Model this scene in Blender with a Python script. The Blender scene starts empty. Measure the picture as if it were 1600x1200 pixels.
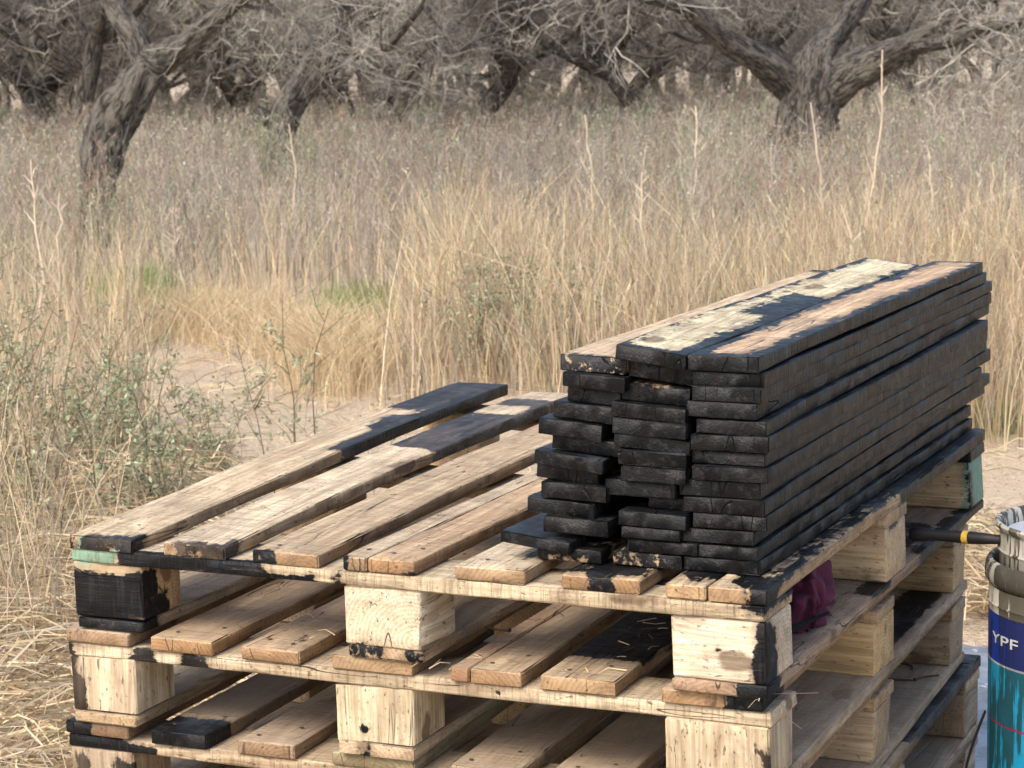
import bpy, math, random
import numpy as np
from mathutils import Vector, Matrix, noise as mnoise

# ------------------------------------------------------------------ camera, light, exposure
H = 0.725                                   # height of the top pallet's deck above the ground
CAM = np.array([1.923, -2.572, 0.680 + H])
YAW, PIT, ROLL, FPX = -0.435, 0.150, -0.025, 3394.0
Fv = np.array([math.sin(YAW)*math.cos(PIT), math.cos(YAW)*math.cos(PIT), -math.sin(PIT)])
Rv = np.array([math.cos(YAW), -math.sin(YAW), 0.0]); Uv = np.cross(Rv, Fv)
R2 = Rv*math.cos(ROLL) + Uv*math.sin(ROLL); U2 = -Rv*math.sin(ROLL) + Uv*math.cos(ROLL)
sc = bpy.context.scene
cam = bpy.data.cameras.new("camera"); co = bpy.data.objects.new("camera", cam); sc.collection.objects.link(co)
co.matrix_world = Matrix(((R2[0], U2[0], -Fv[0], CAM[0]), (R2[1], U2[1], -Fv[1], CAM[1]), (R2[2], U2[2], -Fv[2], CAM[2]), (0, 0, 0, 1)))
cam.sensor_width = 36.0; cam.lens = FPX/1600*36; cam.clip_start = 0.05; cam.clip_end = 1500
cam.dof.use_dof = True; cam.dof.focus_distance = 3.1; cam.dof.aperture_fstop = 20.0
sc.camera = co
SUN_DIR = np.array([-0.30, -1.0, 0.0]); SUN_DIR /= np.linalg.norm(SUN_DIR)   # horizontal direction towards the sun
SUN_EL = math.radians(47)
world = bpy.data.worlds.new("World"); sc.world = world; world.use_nodes = True
wn = world.node_tree; bg = wn.nodes["Background"]
sky = wn.nodes.new("ShaderNodeTexSky"); sky.sky_type = 'NISHITA'; sky.sun_disc = False
sky.sun_elevation = SUN_EL; sky.sun_rotation = math.atan2(SUN_DIR[0], SUN_DIR[1]); sky.air_density = 1.0; sky.dust_density = 3.5; sky.ozone_density = 0.6
wn.links.new(sky.outputs[0], bg.inputs[0]); bg.inputs[1].default_value = 0.145
sun = bpy.data.lights.new("sun", 'SUN'); sun.energy = 1.25; sun.angle = math.radians(24); sun.color = (1.0, 0.93, 0.81)
so = bpy.data.objects.new("sun", sun); sc.collection.objects.link(so)
sd = Vector((SUN_DIR[0]*math.cos(SUN_EL), SUN_DIR[1]*math.cos(SUN_EL), math.sin(SUN_EL)))
so.rotation_euler = sd.to_track_quat('Z', 'Y').to_euler(); so.location = (0, 0, 20)
sc.view_settings.view_transform = 'Standard'; sc.view_settings.look = 'None'
sc.view_settings.exposure = 1.18; sc.view_settings.gamma = 1.0; sc.view_settings.use_curve_mapping = False
sc.cycles.max_bounces = 6; sc.cycles.diffuse_bounces = 3; sc.cycles.glossy_bounces = 2; sc.cycles.transmission_bounces = 3; sc.cycles.transparent_max_bounces = 4

rng = np.random.default_rng(7); random.seed(7)
COL = sc.collection

# ------------------------------------------------------------------ helpers
def link(o, parent=None):
    COL.objects.link(o)
    if parent is not None: o.parent = parent
    return o
def tag(o, label=None, cat=None, group=None, kind=None):
    if label: o['label'] = label
    if cat: o['category'] = cat
    if group: o['group'] = group
    if kind: o['kind'] = kind
    return o
def empty(name, loc=(0, 0, 0), rz=0.0, **kw):
    o = bpy.data.objects.new(name, None); o.location = loc; o.rotation_euler = (0, 0, rz); o.empty_display_size = 0.05
    link(o); tag(o, **kw); return o
def mesh_np(name, V, faces, mats=(), col=None, attrs=None, smooth=False, mi=None):
    """V (n,3); faces: list of (m,k) int arrays"""
    me = bpy.data.meshes.new(name); V = np.ascontiguousarray(V, dtype=np.float32)
    me.vertices.add(len(V)); me.vertices.foreach_set('co', V.ravel())
    loops = np.concatenate([f.ravel() for f in faces]).astype(np.int32)
    sizes = np.concatenate([np.full(len(f), f.shape[1], np.int32) for f in faces])
    starts = np.concatenate([[0], np.cumsum(sizes)[:-1]]).astype(np.int32)
    me.loops.add(len(loops)); me.loops.foreach_set('vertex_index', loops)
    me.polygons.add(len(sizes)); me.polygons.foreach_set('loop_start', starts)
    if mi is not None: me.polygons.foreach_set('material_index', np.asarray(mi, np.int32))
    for m in mats: me.materials.append(m)
    me.update(calc_edges=True)
    if smooth: me.polygons.foreach_set('use_smooth', np.ones(len(sizes), bool))
    if col is not None:
        a = me.attributes.new('Col', 'FLOAT_COLOR', 'POINT')
        c = np.ones((len(V), 4), np.float32); c[:, :3] = col; a.data.foreach_set('color', c.ravel())
    for k, v in (attrs or {}).items():
        v = np.asarray(v, np.float32)
        if v.ndim == 1: me.attributes.new(k, 'FLOAT', 'POINT').data.foreach_set('value', v)
        else: me.attributes.new(k, 'FLOAT_VECTOR', 'POINT').data.foreach_set('vector', v.ravel())
    return me
def obj(name, me, parent=None): return link(bpy.data.objects.new(name, me), parent)

# ------------------------------------------------------------------ node helper
class NT:
    def __init__(s, name):
        s.m = bpy.data.materials.new(name); s.m.use_nodes = True; s.t = s.m.node_tree; s.b = s.t.nodes["Principled BSDF"]
    def put(s, sock, v):
        if isinstance(v, bpy.types.NodeSocket): s.t.links.new(v, sock)
        elif isinstance(v, (tuple, list)) and len(v) == 3 and sock.type == 'RGBA': sock.default_value = (*v, 1)
        else: sock.default_value = v
    def n(s, typ, out=0, props=None, **ins):
        nd = s.t.nodes.new(typ)
        for k, v in (props or {}).items(): setattr(nd, k, v)
        for k, v in ins.items():
            s.put(nd.inputs[int(k[1:]) if k[0] == 'i' and k[1:].isdigit() else k.replace('_', ' ')], v)
        return nd.outputs[out]
    def math(s, op, a, b=0.0, clamp=False): return s.n('ShaderNodeMath', 0, dict(operation=op, use_clamp=clamp), i0=a, i1=b)
    def mul(s, a, b): return s.math('MULTIPLY', a, b)
    def add(s, a, b): return s.math('ADD', a, b)
    def sub(s, a, b): return s.math('SUBTRACT', a, b)
    def vm(s, op, a, b): return s.n('ShaderNodeVectorMath', 0, dict(operation=op), i0=a, i1=b)
    def noise(s, vec, scale=1.0, detail=3.0, rough=0.55, dist=0.0, out=0):
        return s.n('ShaderNodeTexNoise', out, None, Vector=vec, Scale=scale, Detail=detail, Roughness=rough, Distortion=dist)
    def step(s, x, a, b): return s.n('ShaderNodeMapRange', 0, dict(interpolation_type='SMOOTHSTEP'), i0=x, i1=a, i2=b)
    def mix(s, f, a, b, mode='MIX'):
        nd = s.t.nodes.new('ShaderNodeMix'); nd.data_type = 'RGBA'; nd.blend_type = mode; nd.clamp_factor = True
        s.put(nd.inputs[0], f); s.put(nd.inputs[6], a); s.put(nd.inputs[7], b); return nd.outputs[2]
    def attr(s, name, kind='GEOMETRY', out='Fac'):
        nd = s.t.nodes.new('ShaderNodeAttribute'); nd.attribute_type = kind; nd.attribute_name = name; return nd.outputs[out]
    def objco(s): return s.t.nodes.new('ShaderNodeTexCoord').outputs['Object']
    def done(s, col, rough=0.8, bump=None, dist=0.002, strength=1.0, **ins):
        s.put(s.b.inputs['Base Color'], col); s.put(s.b.inputs['Roughness'], rough)
        if bump is not None:
            s.put(s.b.inputs['Normal'], s.n('ShaderNodeBump', 0, None, Height=bump, Distance=dist, Strength=strength))
        for k, v in ins.items(): s.put(s.b.inputs[k.replace('_', ' ')], v)
        return s.m

def wood(name, end=False):
    t = NT(name); seed = t.attr('seed', 'OBJECT'); tint = t.attr('tint', 'OBJECT', 'Color'); dust = t.attr('dust', 'OBJECT')
    off = t.n('ShaderNodeCombineXYZ', 0, None, X=t.mul(seed, 3.71), Y=t.mul(seed, 1.37), Z=t.mul(seed, 2.19))
    v = t.vm('ADD', t.objco(), off)
    if not end:
        g1 = t.noise(t.vm('MULTIPLY', v, (2.2, 38, 38)), 1, 5, .6, .8)
        g2 = t.noise(t.vm('MULTIPLY', v, (1.0, 13, 13)), 1, 2, .5, .6)
        band = t.math('SINE', t.mul(g2, 85.0))
        fib = t.noise(t.vm('MULTIPLY', v, (14, 330, 330)), 1, 3, .6)
        saw = t.noise(t.vm('MULTIPLY', v, (330, 12, 12)), 1, 3, .6)
        h = t.add(t.mul(band, .10), t.add(t.mul(g1, .9), t.mul(fib, .55)))
        val = t.step(h, .35, 1.15)
        crack = t.sub(1.0, t.step(t.math('ABSOLUTE', t.sub(t.noise(t.vm('MULTIPLY', v, (1.6, 24, 24)), 1, 2, .5, .3), .47)), .0, .006))
        crack = t.mul(crack, t.step(t.noise(v, 5, 2), .5, .62))
    else:
        yz = t.vm('ADD', t.vm('MULTIPLY', t.objco(), (0, 1, 1)), t.n('ShaderNodeCombineXYZ', 0, None, X=0.0, Y=t.mul(t.math('SINE', t.mul(seed, 17.0)), .05), Z=.03))
        ln = t.n('ShaderNodeVectorMath', 1, dict(operation='LENGTH'), i0=t.vm('MULTIPLY', yz, (0, 1, 1.2)))
        band = t.math('SINE', t.add(t.mul(ln, 950.0), t.mul(t.noise(v, 22, 2), 9.0)))
        g1 = t.noise(v, 55, 4, .6); fib = t.noise(v, 300, 2, .6); saw = fib
        h = t.add(t.mul(band, .10), t.add(t.mul(g1, .8), t.mul(fib, .7)))
        val = t.step(h, .3, 1.2)
        crack = t.sub(1.0, t.step(t.math('ABSOLUTE', t.sub(t.noise(t.vm('MULTIPLY', v, (5, 22, 4)), 1, 1, .5, .1), .5)), .0, .006))
        crack = t.mul(crack, t.step(t.noise(v, 11, 2), .46, .58))
    lightc = t.mix(1.0, tint, (1.08, 1.10, 1.06), 'MULTIPLY'); darkc = t.mix(1.0, tint, (.48, .42, .36), 'MULTIPLY')
    c = t.mix(val, darkc, lightc)
    if end: c = t.mix(.18, c, t.mix(1.0, tint, (.80, .58, .36), 'MULTIPLY'))
    blot = t.step(t.noise(v, 7, 4, .6), .48, .72)
    c = t.mix(t.mul(blot, .48), c, (.21, .15, .095))
    c = t.mix(t.mul(t.step(t.noise(t.vm('MULTIPLY', v, (4, 18, 18)), 1, 4, .65), .55, .75), .35), c, (.34, .19, .09))
    gr = t.mul(t.step(t.noise(t.vm('MULTIPLY', v, (9, 26, 26)), 1, 6, .72), .47, .70), t.step(t.noise(v, 4.5, 2), .30, .62))
    c = t.mix(t.mul(gr, .62), c, (.15, .115, .082))
    spk = t.step(t.noise(t.vm('MULTIPLY', v, (70, 190, 190)), 1, 3, .6), .60, .69)
    c = t.mix(t.mul(spk, .8), c, (.075, .045, .028))
    sawn = t.attr('sawn', 'OBJECT')
    c = t.mix(t.mul(t.mul(t.step(saw, .56, .66), .28), sawn), c, (.12, .08, .05))
    vor = t.n('ShaderNodeTexVoronoi', 0, None, Vector=t.vm('ADD', t.vm('MULTIPLY', v, (3.6, 9, 9)), t.vm('MULTIPLY', t.noise(v, 30, 2, out=1), (.25, .25, .25))), Scale=1.0)
    knot = t.sub(1.0, t.step(vor, .09, .16))
    c = t.mix(t.mul(knot, .75), c, (.085, .045, .022))
    # deck board sides browner than the tops, their shade put into the colour
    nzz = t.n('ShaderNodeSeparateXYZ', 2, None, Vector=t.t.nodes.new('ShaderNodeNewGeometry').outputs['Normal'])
    side_dark = t.mul(t.sub(1.0, t.step(nzz, .3, .8)), t.attr('side_shade', 'OBJECT'))
    c = t.mix(side_dark, c, t.mix(1.0, c, (.56, .45, .35), 'MULTIPLY'))
    sawl = t.step(t.noise(t.vm('MULTIPLY', v, (150, 9, 9)), 1, 4, .7), .50, .64) if not end else t.step(t.noise(v, 90, 3), .5, .7)
    c = t.mix(t.mul(t.mul(sawl, .16), sawn), c, (.10, .065, .04))
    nz = t.n('ShaderNodeSeparateXYZ', 2, None, Vector=t.t.nodes.new('ShaderNodeNewGeometry').outputs['Normal'])
    dm = t.mul(t.mul(t.step(nz, .5, .9), dust), t.step(t.noise(v, 9, 5, .65), .25, .62))  # settled dust on upward faces
    c = t.mix(t.mul(dm, .85), c, t.mix(t.noise(v, 150, 3), (.25, .185, .13), (.38, .30, .215)))
    c = t.mix(t.mul(crack, .85), c, (.03, .02, .014))
    # green paint remnants
    grn = t.attr('green'); gn = t.add(t.mul(t.sub(t.noise(v, 55, 4, .65), .5), 2.2), grn)
    c = t.mix(t.mul(t.step(gn, -.06, .06), .9), c, t.mix(t.noise(v, 90, 2), (.10, .22, .16), (.22, .33, .24)))
    # black wood stain
    st = t.attr('stain')
    e = t.add(st, t.add(t.mul(t.sub(t.noise(v, 42, 4, .65), .5), 1.35), t.mul(t.sub(t.noise(t.vm('MULTIPLY', v, (16, 140, 140)), 1, 3, .6), .5), .9)))
    e = t.add(e, t.mul(t.sub(t.noise(t.vm('MULTIPLY', v, (7, 22, 22)), 1, 5, .7, 1.2), .5), t.attr('ragged', 'OBJECT')))
    spots = t.n('ShaderNodeTexVoronoi', 0, None, Vector=t.vm('ADD', v, t.vm('MULTIPLY', t.noise(v, 90, 2, out=1), (.012, .012, .012))), Scale=24.0, Randomness=1.0)
    sp = t.mul(t.sub(1.0, t.step(spots, .055, .10)), t.step(t.noise(v, 6, 1), .50, .60)); sp = t.mul(sp, t.attr('spots', 'OBJECT'))
    wear = t.step(t.noise(t.vm('MULTIPLY', v, (9, 70, 70)), 1, 5, .7), .60, .74)
    m = t.math('MAXIMUM', t.mul(t.step(e, -.10, .12), t.sub(1.0, t.mul(wear, t.attr('wear', 'OBJECT')))), sp)
    halo = t.mul(t.step(e, -.75, -.05), t.step(t.noise(v, 20, 4, .65), .36, .60))
    c = t.mix(t.mul(halo, .50), c, (.105, .068, .040))
    bl = t.mix(t.step(t.noise(t.vm('MULTIPLY', v, (5, 30, 30)), 1, 4, .6), .40, .85), (.0030, .0038, .0052), (.010, .0085, .0078))
    bl = t.mix(t.mul(t.mul(sawl, t.sub(1.0, t.step(nz, .3, .8))), .55), bl, (.024, .025, .027))
    bl = t.mix(t.mul(crack, .9), bl, (.003, .003, .003))
    # thin film of pale dust / salts where the coat has dried out on top
    bl = t.mix(t.mul(t.mul(t.step(nz, .6, .95), t.step(t.noise(v, 14, 5, .65), .48, .74)), .35), bl, (.10, .115, .135))
    thin = t.mul(t.attr('thin', 'OBJECT'), t.step(t.noise(t.vm('MULTIPLY', v, (6, 30, 30)), 1, 5, .7), .30, .72))
    bl = t.mix(t.mul(thin, .7), bl, (.13, .095, .068))
    c = t.mix(m, c, bl)
    rough = t.add(.82, t.mul(m, t.add(-.54, t.mul(t.noise(v, 40, 3), .34))))
    bump = t.add(t.add(t.mul(fib, .35), t.mul(g1, .6)), t.add(t.mul(t.add(t.mul(saw, .3), t.mul(sawl, .35)), sawn), t.mul(crack, -1.6)))
    bump = t.sub(bump, t.mul(knot, .3))
    t.put(t.b.inputs['Specular IOR Level'], t.sub(.5, t.mul(m, .31)))
    return t.done(c, rough, bump, .0011 if end else .0030, 1.0)
WOOD, WEND = wood('weathered_wood'), wood('wood_end_grain', True)

def plain(name, col, rough=.7, scale=20, var=.3, bump=.0, metal=0.0):
    t = NT(name); v = t.objco(); n = t.noise(v, scale, 4, .6)
    c = t.mix(n, tuple(x*(1-var) for x in col), tuple(min(1, x*(1+var)) for x in col))
    return t.done(c, rough, n if bump else None, bump or .001, 1.0, Metallic=metal)

# ------------------------------------------------------------------ boards
def gridbox(L, W, T, nx, ny, nz, b, r):
    def st(l, n, b): return np.concatenate([[-l/2], np.linspace(-l/2+b, l/2-b, max(2, n+1)), [l/2]])
    xs, ys, zs = st(L, nx, b), st(W, ny, b), st(T, nz, b)
    nX, nY, nZ = len(xs), len(ys), len(zs)
    idx = -np.ones((nX, nY, nZ), int)
    I, J, K = np.meshgrid(range(nX), range(nY), range(nZ), indexing='ij')
    on = (I == 0) | (I == nX-1) | (J == 0) | (J == nY-1) | (K == 0) | (K == nZ-1)
    idx[on] = np.arange(on.sum())
    V = np.stack([xs[I[on]], ys[J[on]], zs[K[on]]], 1)
    ex = ((I == 0) | (I == nX-1))[on].astype(int); ey = ((J == 0) | (J == nY-1))[on].astype(int); ez = ((K == 0) | (K == nZ-1))[on].astype(int)
    cnt = ex+ey+ez
    pull = np.where(cnt == 2, .45, np.where(cnt == 3, .62, 0))*b
    for a, e in enumerate((ex, ey, ez)): V[:, a] -= np.sign(V[:, a])*pull*e
    F, M = [], []
    def quad(A, flip, mi):
        q = np.stack([A[:-1, :-1], A[1:, :-1], A[1:, 1:], A[:-1, 1:]], -1).reshape(-1, 4)
        F.append(q[:, ::-1] if flip else q); M.append(np.full(len(q), mi))
    quad(idx[0], True, 1); quad(idx[-1], False, 1)
    quad(idx[:, 0], False, 0); quad(idx[:, -1], True, 0)
    quad(idx[:, :, 0], True, 0); quad(idx[:, :, -1], False, 0)
    # uneven edges: long slow wander of the edges plus chips
    ph = r.uniform(0, 6.28, 8); x = V[:, 0]
    V[:, 1] += (np.sin(x*7+ph[0]) + .6*np.sin(x*17+ph[1]))*.0009*np.sign(V[:, 1])*(W > .05)
    V[:, 2] += (np.sin(x*9+ph[2]) + .6*np.sin(x*23+ph[3]))*.0005*np.sign(V[:, 2])
    V[:, 0] += ex*(V[:, 1]*math.tan(r.normal(0, .018)) + V[:, 2]*math.tan(r.normal(0, .05)))
    edge = cnt >= 2
    chip = r.random(len(V))
    V[edge] -= np.sign(V[edge])*np.stack([ex, ey, ez], 1)[edge]*((chip[edge]**5)*b*.9)[:, None]
    V[edge] += r.normal(0, .0004, (edge.sum(), 3))
    return V, np.concatenate(F), np.concatenate(M)

def sdbox(P, bx):
    c = np.array([(bx[0]+bx[1])/2, (bx[2]+bx[3])/2, (bx[4]+bx[5])/2]); h = np.array([(bx[1]-bx[0])/2, (bx[3]-bx[2])/2, (bx[5]-bx[4])/2])
    q = np.abs(P-c)-h
    return np.linalg.norm(np.maximum(q, 0), axis=1)+np.minimum(q.max(1), 0)
def field(P, boxes, soft=.014):
    f = -np.ones(len(P))
    for bx in boxes: f = np.maximum(f, np.clip(-sdbox(P, bx)/soft, -1, 1))
    return f
TINTS = [(.60, .45, .28), (.56, .41, .25), (.63, .49, .32), (.54, .38, .22)]
def piece(name, parent, size, center, axis='Y', frame=Matrix(), n=None, b=.0022, bow=0.0, bowfn=None, stain=(), green=(), light=None, soft=.014, tint=None, dust=0.0,
          spots=0.0, wear=0.25, ragged=0.5, thin=0.0, seed=None, rot=None, label=None, roll=0.0):
    """size = (length, width, thickness); centre in the owner's frame; axis = direction of the length (and grain)"""
    global SEED
    SEED += 1; r = np.random.default_rng(SEED*13+5)
    L, W, T = size
    if n is None: n = (max(4, int(L/.028)), max(2, int(W/.022)), 1 if T < .03 else int(T/.018))
    V, F, M = gridbox(L, W, T, *n, b, r)
    s = V[:, 0]/(L/2)
    V[:, 2] += bow*(1-s*s) + (bowfn(V[:, 0]) if bowfn else 0)
    V[:, 1] += r.normal(0, .0012)*(1-s*s)
    if axis == 'Y': R = Matrix.Rotation(math.pi/2, 4, 'Z')
    elif axis == 'Z': R = Matrix.Rotation(math.pi/2, 4, 'Y')
    else: R = Matrix()
    Mx = Matrix.Translation(center) @ (rot or Matrix()) @ R @ Matrix.Rotation(roll, 4, 'X')
    A = np.array(Mx)
    P = V @ A[:3, :3].T + A[:3, 3]
    if light is not None: st = -field(P, light, .03)
    else: st = field(P, stain, soft)
    me = mesh_np(name, V, [F], (WOOD, WEND), attrs=dict(stain=st, green=field(P, green)), mi=M, smooth=True)
    me.set_sharp_from_angle(angle=math.radians(50))
    o = obj(name, me, parent); o.matrix_local = frame @ Mx
    tt = np.array(tint if tint is not None else TINTS[SEED % 4])*r.uniform(.90, 1.05); tt = tt*.87+tt.mean()*.13
    o['tint'] = [float(a) for a in tt]; o['dust'] = float(dust); o['seed'] = float(seed if seed is not None else (SEED*.618 % 1)*10)
    o['spots'] = float(spots); o['wear'] = float(wear); o['ragged'] = float(ragged); o['thin'] = float(thin); o['side_shade'] = .75 if name == 'deck_board' else 0.0; o['sawn'] = .12 if name == 'block' else 1.0
    if label: o['label'] = label
    return o
SEED = 0

# ------------------------------------------------------------------ pallets
TAU, DUS = (.60, .46, .29), (.42, .32, .21)
def pallet(origin, rz, W, D, decks, yb, label, deckopt, crossopt, blockopt, botopt, dust, lift=0.0, bx=None):
    root = empty('wooden_pallet', (origin[0], origin[1], origin[2]), math.radians(rz), label=label, cat='pallet', group='wooden pallets piled one on another')
    r = random.Random(int(origin[2]*1000))
    if yb[0][0] > .002:      # these pallets' front faces sit a few millimetres further back
        for dd in (crossopt, blockopt):
            for o in dd.values():
                if 'stain' in o: o['stain'] = [(q[0], q[1], q[2], q[3]+(.016 if q[2] < 0 else 0), q[4], q[5]) for q in o['stain']]
    for i, (a, b_) in enumerate(decks):
        o = dict(deckopt.get(i, {})); y0 = o.pop('y0', 0.0)+r.uniform(-.002, .002); y1 = o.pop('y1', D)+r.uniform(-.004, .004)
        o.setdefault('dust', dust); zo = o.pop('zo', 0.0)
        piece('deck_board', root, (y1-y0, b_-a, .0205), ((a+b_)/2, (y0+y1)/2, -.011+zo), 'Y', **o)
    for j, (y0, y1) in enumerate(yb):
        o = dict(crossopt.get(j, {})); o.setdefault('dust', dust*.9)
        if lift and j: o['bowfn'] = (lambda x, k=lift*(.8 if j == 1 else 1.0): k*np.clip(1-(x+W/2)/.55, 0, 1)**1.5)
        piece('cross_board', root, (W-.003+r.uniform(-.003, .002), y1-y0-.002, .0205), (W/2, (y0+y1)/2, -.0325), 'X', **o)
        bx_ = bx or ((0, .123), (.458, .584), (W-.133, W))
        for k, (x0, x1) in enumerate(bx_):
            o = dict(blockopt.get((j, k), {})); ax = o.pop('ax', 'Y'); o.setdefault('dust', dust)
            up = lift*(.8 if j == 1 else 1.0) if (lift and j and k == 0) else 0.0
            ya, yb_ = y0+.001+r.uniform(0, .003), y1-.001-r.uniform(0, .003)
            xa, xb = x0+r.uniform(.0, .003), x1-.001-r.uniform(0, .003)
            sz = (yb_-ya, xb-xa, .0835+up) if ax == 'Y' else (xb-xa, yb_-ya, .0835+up)
            if ax == 'Z': sz = (.0835+up, yb_-ya, xb-xa)
            piece('block', root, sz, ((xa+xb)/2, (ya+yb_)/2, -.1268+(.0835+up)/2), ax, b=.0028, **o)
    for k, (x0, x1) in enumerate(bx or ((0, .123), (.458, .584), (W-.133, W))):
        o = dict(botopt.get(k, {})); o.setdefault('dust', dust)
        piece('bottom_board', root, (D-.006, x1-x0-.004-.004*(k != 2), .0172), ((x0+x1)/2+.001, D/2, -.1362), 'Y', **o)
    # heads of the nails that hold the deck: a few pixels each, one part
    hv, hf = [], []; th = np.linspace(0, 6.283, 8, endpoint=False)
    for i, (a, b_) in enumerate(decks):
        zo = deckopt.get(i, {}).get('zo', 0.0)
        for j, (y0, y1) in enumerate(yb):
            if lift and j and i < 3: continue
            for fx, fy in (((.25, .3), (.72, .68)) if b_-a > .06 else ((.5, .4),)):
                x = a+(b_-a)*fx+r.uniform(-.006, .006); y = y0+(y1-y0)*fy+r.uniform(-.01, .01)
                k = len(hv)*8; hv.append(np.stack([x+.0036*np.cos(th), y+.0036*np.sin(th), np.full(8, .0006+zo)], 1)); hf.append(np.arange(8)+k)
    o = obj('nail_heads', mesh_np('nail_heads', np.concatenate(hv), [np.array(hf)], [NAILM]), root); o['kind'] = 'stuff'
    return root
NAILM = plain('rusted_nail_head', (.07, .045, .035), .7, 300, .5)
up = lambda L, f: (lambda x: f((x+L/2)/L))
e = .01
P1D = [(0, .114), (.166, .268), (.315, .422), (.462, .499), (.5005, .574), (.634, .738), (.793, .903), (.94, .9955), (.9985, 1.077)]
LT, TN, RD = (.66, .51, .32), (.58, .43, .26), (.52, .36, .20)
deck1 = {
 0: dict(y1=1.305, zo=-.003, tint=LT, bowfn=up(1.3, lambda s: .037*np.sin(np.clip(s, 0, 1)*1.57)), spots=.5, ragged=2.6, wear=.45, thin=.35,
         stain=[(0, .114, .99, 1.4, -.05, .1), (.05, .125, .80, .93, -.02, .1), (.09, .125, .62, 1.4, -.05, .1), (.0, .12, -.02, .004, -.03, .01), (.06, .12, -.02, .028, -.03, .01)],
         green=[(0.01, .06, -.02, .004, -.03, -.004), (.075, .095, -.02, .003, -.03, -.004)]),
 1: dict(y1=1.29, zo=-.002, tint=(.66, .53, .36), bowfn=up(1.29, lambda s: .026*np.sin(np.clip(s*1.2, 0, 1)*1.57)), spots=.3, ragged=2.6, wear=.6, thin=1.0,
         stain=[(.165, .27, .69, 1.02, -.05, .1), (.255, .275, .66, 1.15, -.03, .1), (.180, .275, -.03, .006, -.03, .01), (.255, .275, -.02, .04, -.03, .002), (.2, .25, -.02, .018, -.01, .01), (.166, .27, 1.12, 1.2, -.02, .1)]),
 2: dict(y1=1.27, zo=-.002, tint=TN, bowfn=up(1.27, lambda s: .016*np.sin(np.clip(s*1.1, 0, 1)*1.57)),
         stain=[(.31, .362, -.03, .004, -.03, .01), (.4, .41, -.02, .005, -.03, .01)]),
 3: dict(tint=(.62, .49, .33), stain=[(.45, .472, -.03, .006, -.03, .01)], wear=.5),
 4: dict(tint=(.60, .41, .23), stain=[(.55, .575, -.01, .004, -.03, -.012)]),
 5: dict(tint=(.66, .53, .36), stain=[(.70, .73, .06, .13, -.004, .02)], wear=.5),
 6: dict(tint=RD, stain=[(.79, .91, .012, 1.3, -.004, .02), (.83, .865, -.02, .3, -.03, .02)]),
 7: dict(tint=LT, stain=[(.965, .99, .01, .2, -.004, .02), (.94, 1, .05, 1.3, -.03, .02)]),
 8: dict(tint=(.62, .47, .29), stain=[(1.052, 1.09, -.02, .04, -.03, .02), (1.02, 1.09, .02, .09, -.006, .02), (.99, 1.085, .09, 1.4, -.002, .02), (1.04, 1.1, .66, 1.4, -.05, .02)], wear=.35),
}
cross1 = {
 0: dict(tint=(.70, .57, .38), stain=[(.085, .33, -.03, .016, -.06, -.01), (.32, .42, -.03, .014, -.06, -.034), (.435, .455, -.03, .01, -.05, -.01), (.90, 1.0, .05, .12, -.03, -.02), (1.045, 1.09, -.03, .12, -.034, -.02)], green=[(-.02, .082, -.03, .012, -.06, -.01)], spots=.4),
 1: dict(tint=TN), 2: dict(tint=TN, stain=[(1.02, 1.1, 1.1, 1.3, -.06, 0)]),
}
block1 = {
 (0, 0): dict(ax='X', tint=TN, stain=[(-.02, .13, -.03, .012, -.14, -.056), (.10, .14, -.03, .045, -.14, -.05), (.10, .14, -.03, .075, -.14, -.095)], green=[(.0, .06, -.01, .003, -.056, -.043)]),
 (0, 1): dict(ax='Y', tint=(.66, .57, .43), stain=[(.492, .512, -.02, .004, -.068, -.060), (.575, .60, -.02, .003, -.122, -.115), (.47, .50, -.02, .003, -.128, -.121)], spots=.25),
 (0, 2): dict(ax='X', tint=(.70, .60, .45), stain=[(1.06, 1.09, -.02, .02, -.14, -.04), (1.0, 1.02, -.01, .004, -.088, -.083), (1.068, 1.1, .02, .05, -.14, -.05)], spots=.9, wear=.5),
 (1, 2): dict(ax='X', tint=(.66, .49, .29), stain=[(1.07, 1.09, .60, .66, -.055, -.04)], spots=.8, wear=.6),
 (2, 2): dict(ax='X', tint=(.66, .47, .26), green=[(1.065, 1.1, 1.13, 1.4, -.14, -.03)], stain=[(1.07, 1.1, 1.10, 1.17, -.13, -.03), (1.06, 1.08, 1.1, 1.16, -.10, -.09)]),
}
bot1 = {0: dict(tint=DUS, stain=[(-.02, .14, -.03, .045, -.16, -.1)]), 1: dict(tint=(.45, .32, .2), stain=[(.45, .525, -.03, .006, -.16, -.12), (.55, .60, -.03, .003, -.16, -.12)]),
        2: dict(tint=(.40, .27, .18), stain=[(1.03, 1.1, -.02, .06, -.16, -.12), (1.045, 1.09, .50, .62, -.135, -.12), (1.05, 1.1, .78, 1.3, -.16, -.12), (.99, 1.05, .83, 1.02, -.135, -.12), (1.035, 1.058, .548, .565, -.135, -.12)], spots=1.0)}
pallet((0, 0, H), 0, 1.077, 1.255, P1D, ((0, .113), (.579, .703), (1.142, 1.252)), 'topmost pallet of the pile, carrying the stack of black boards', deck1, cross1, block1, bot1, .12, lift=.028)

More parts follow.
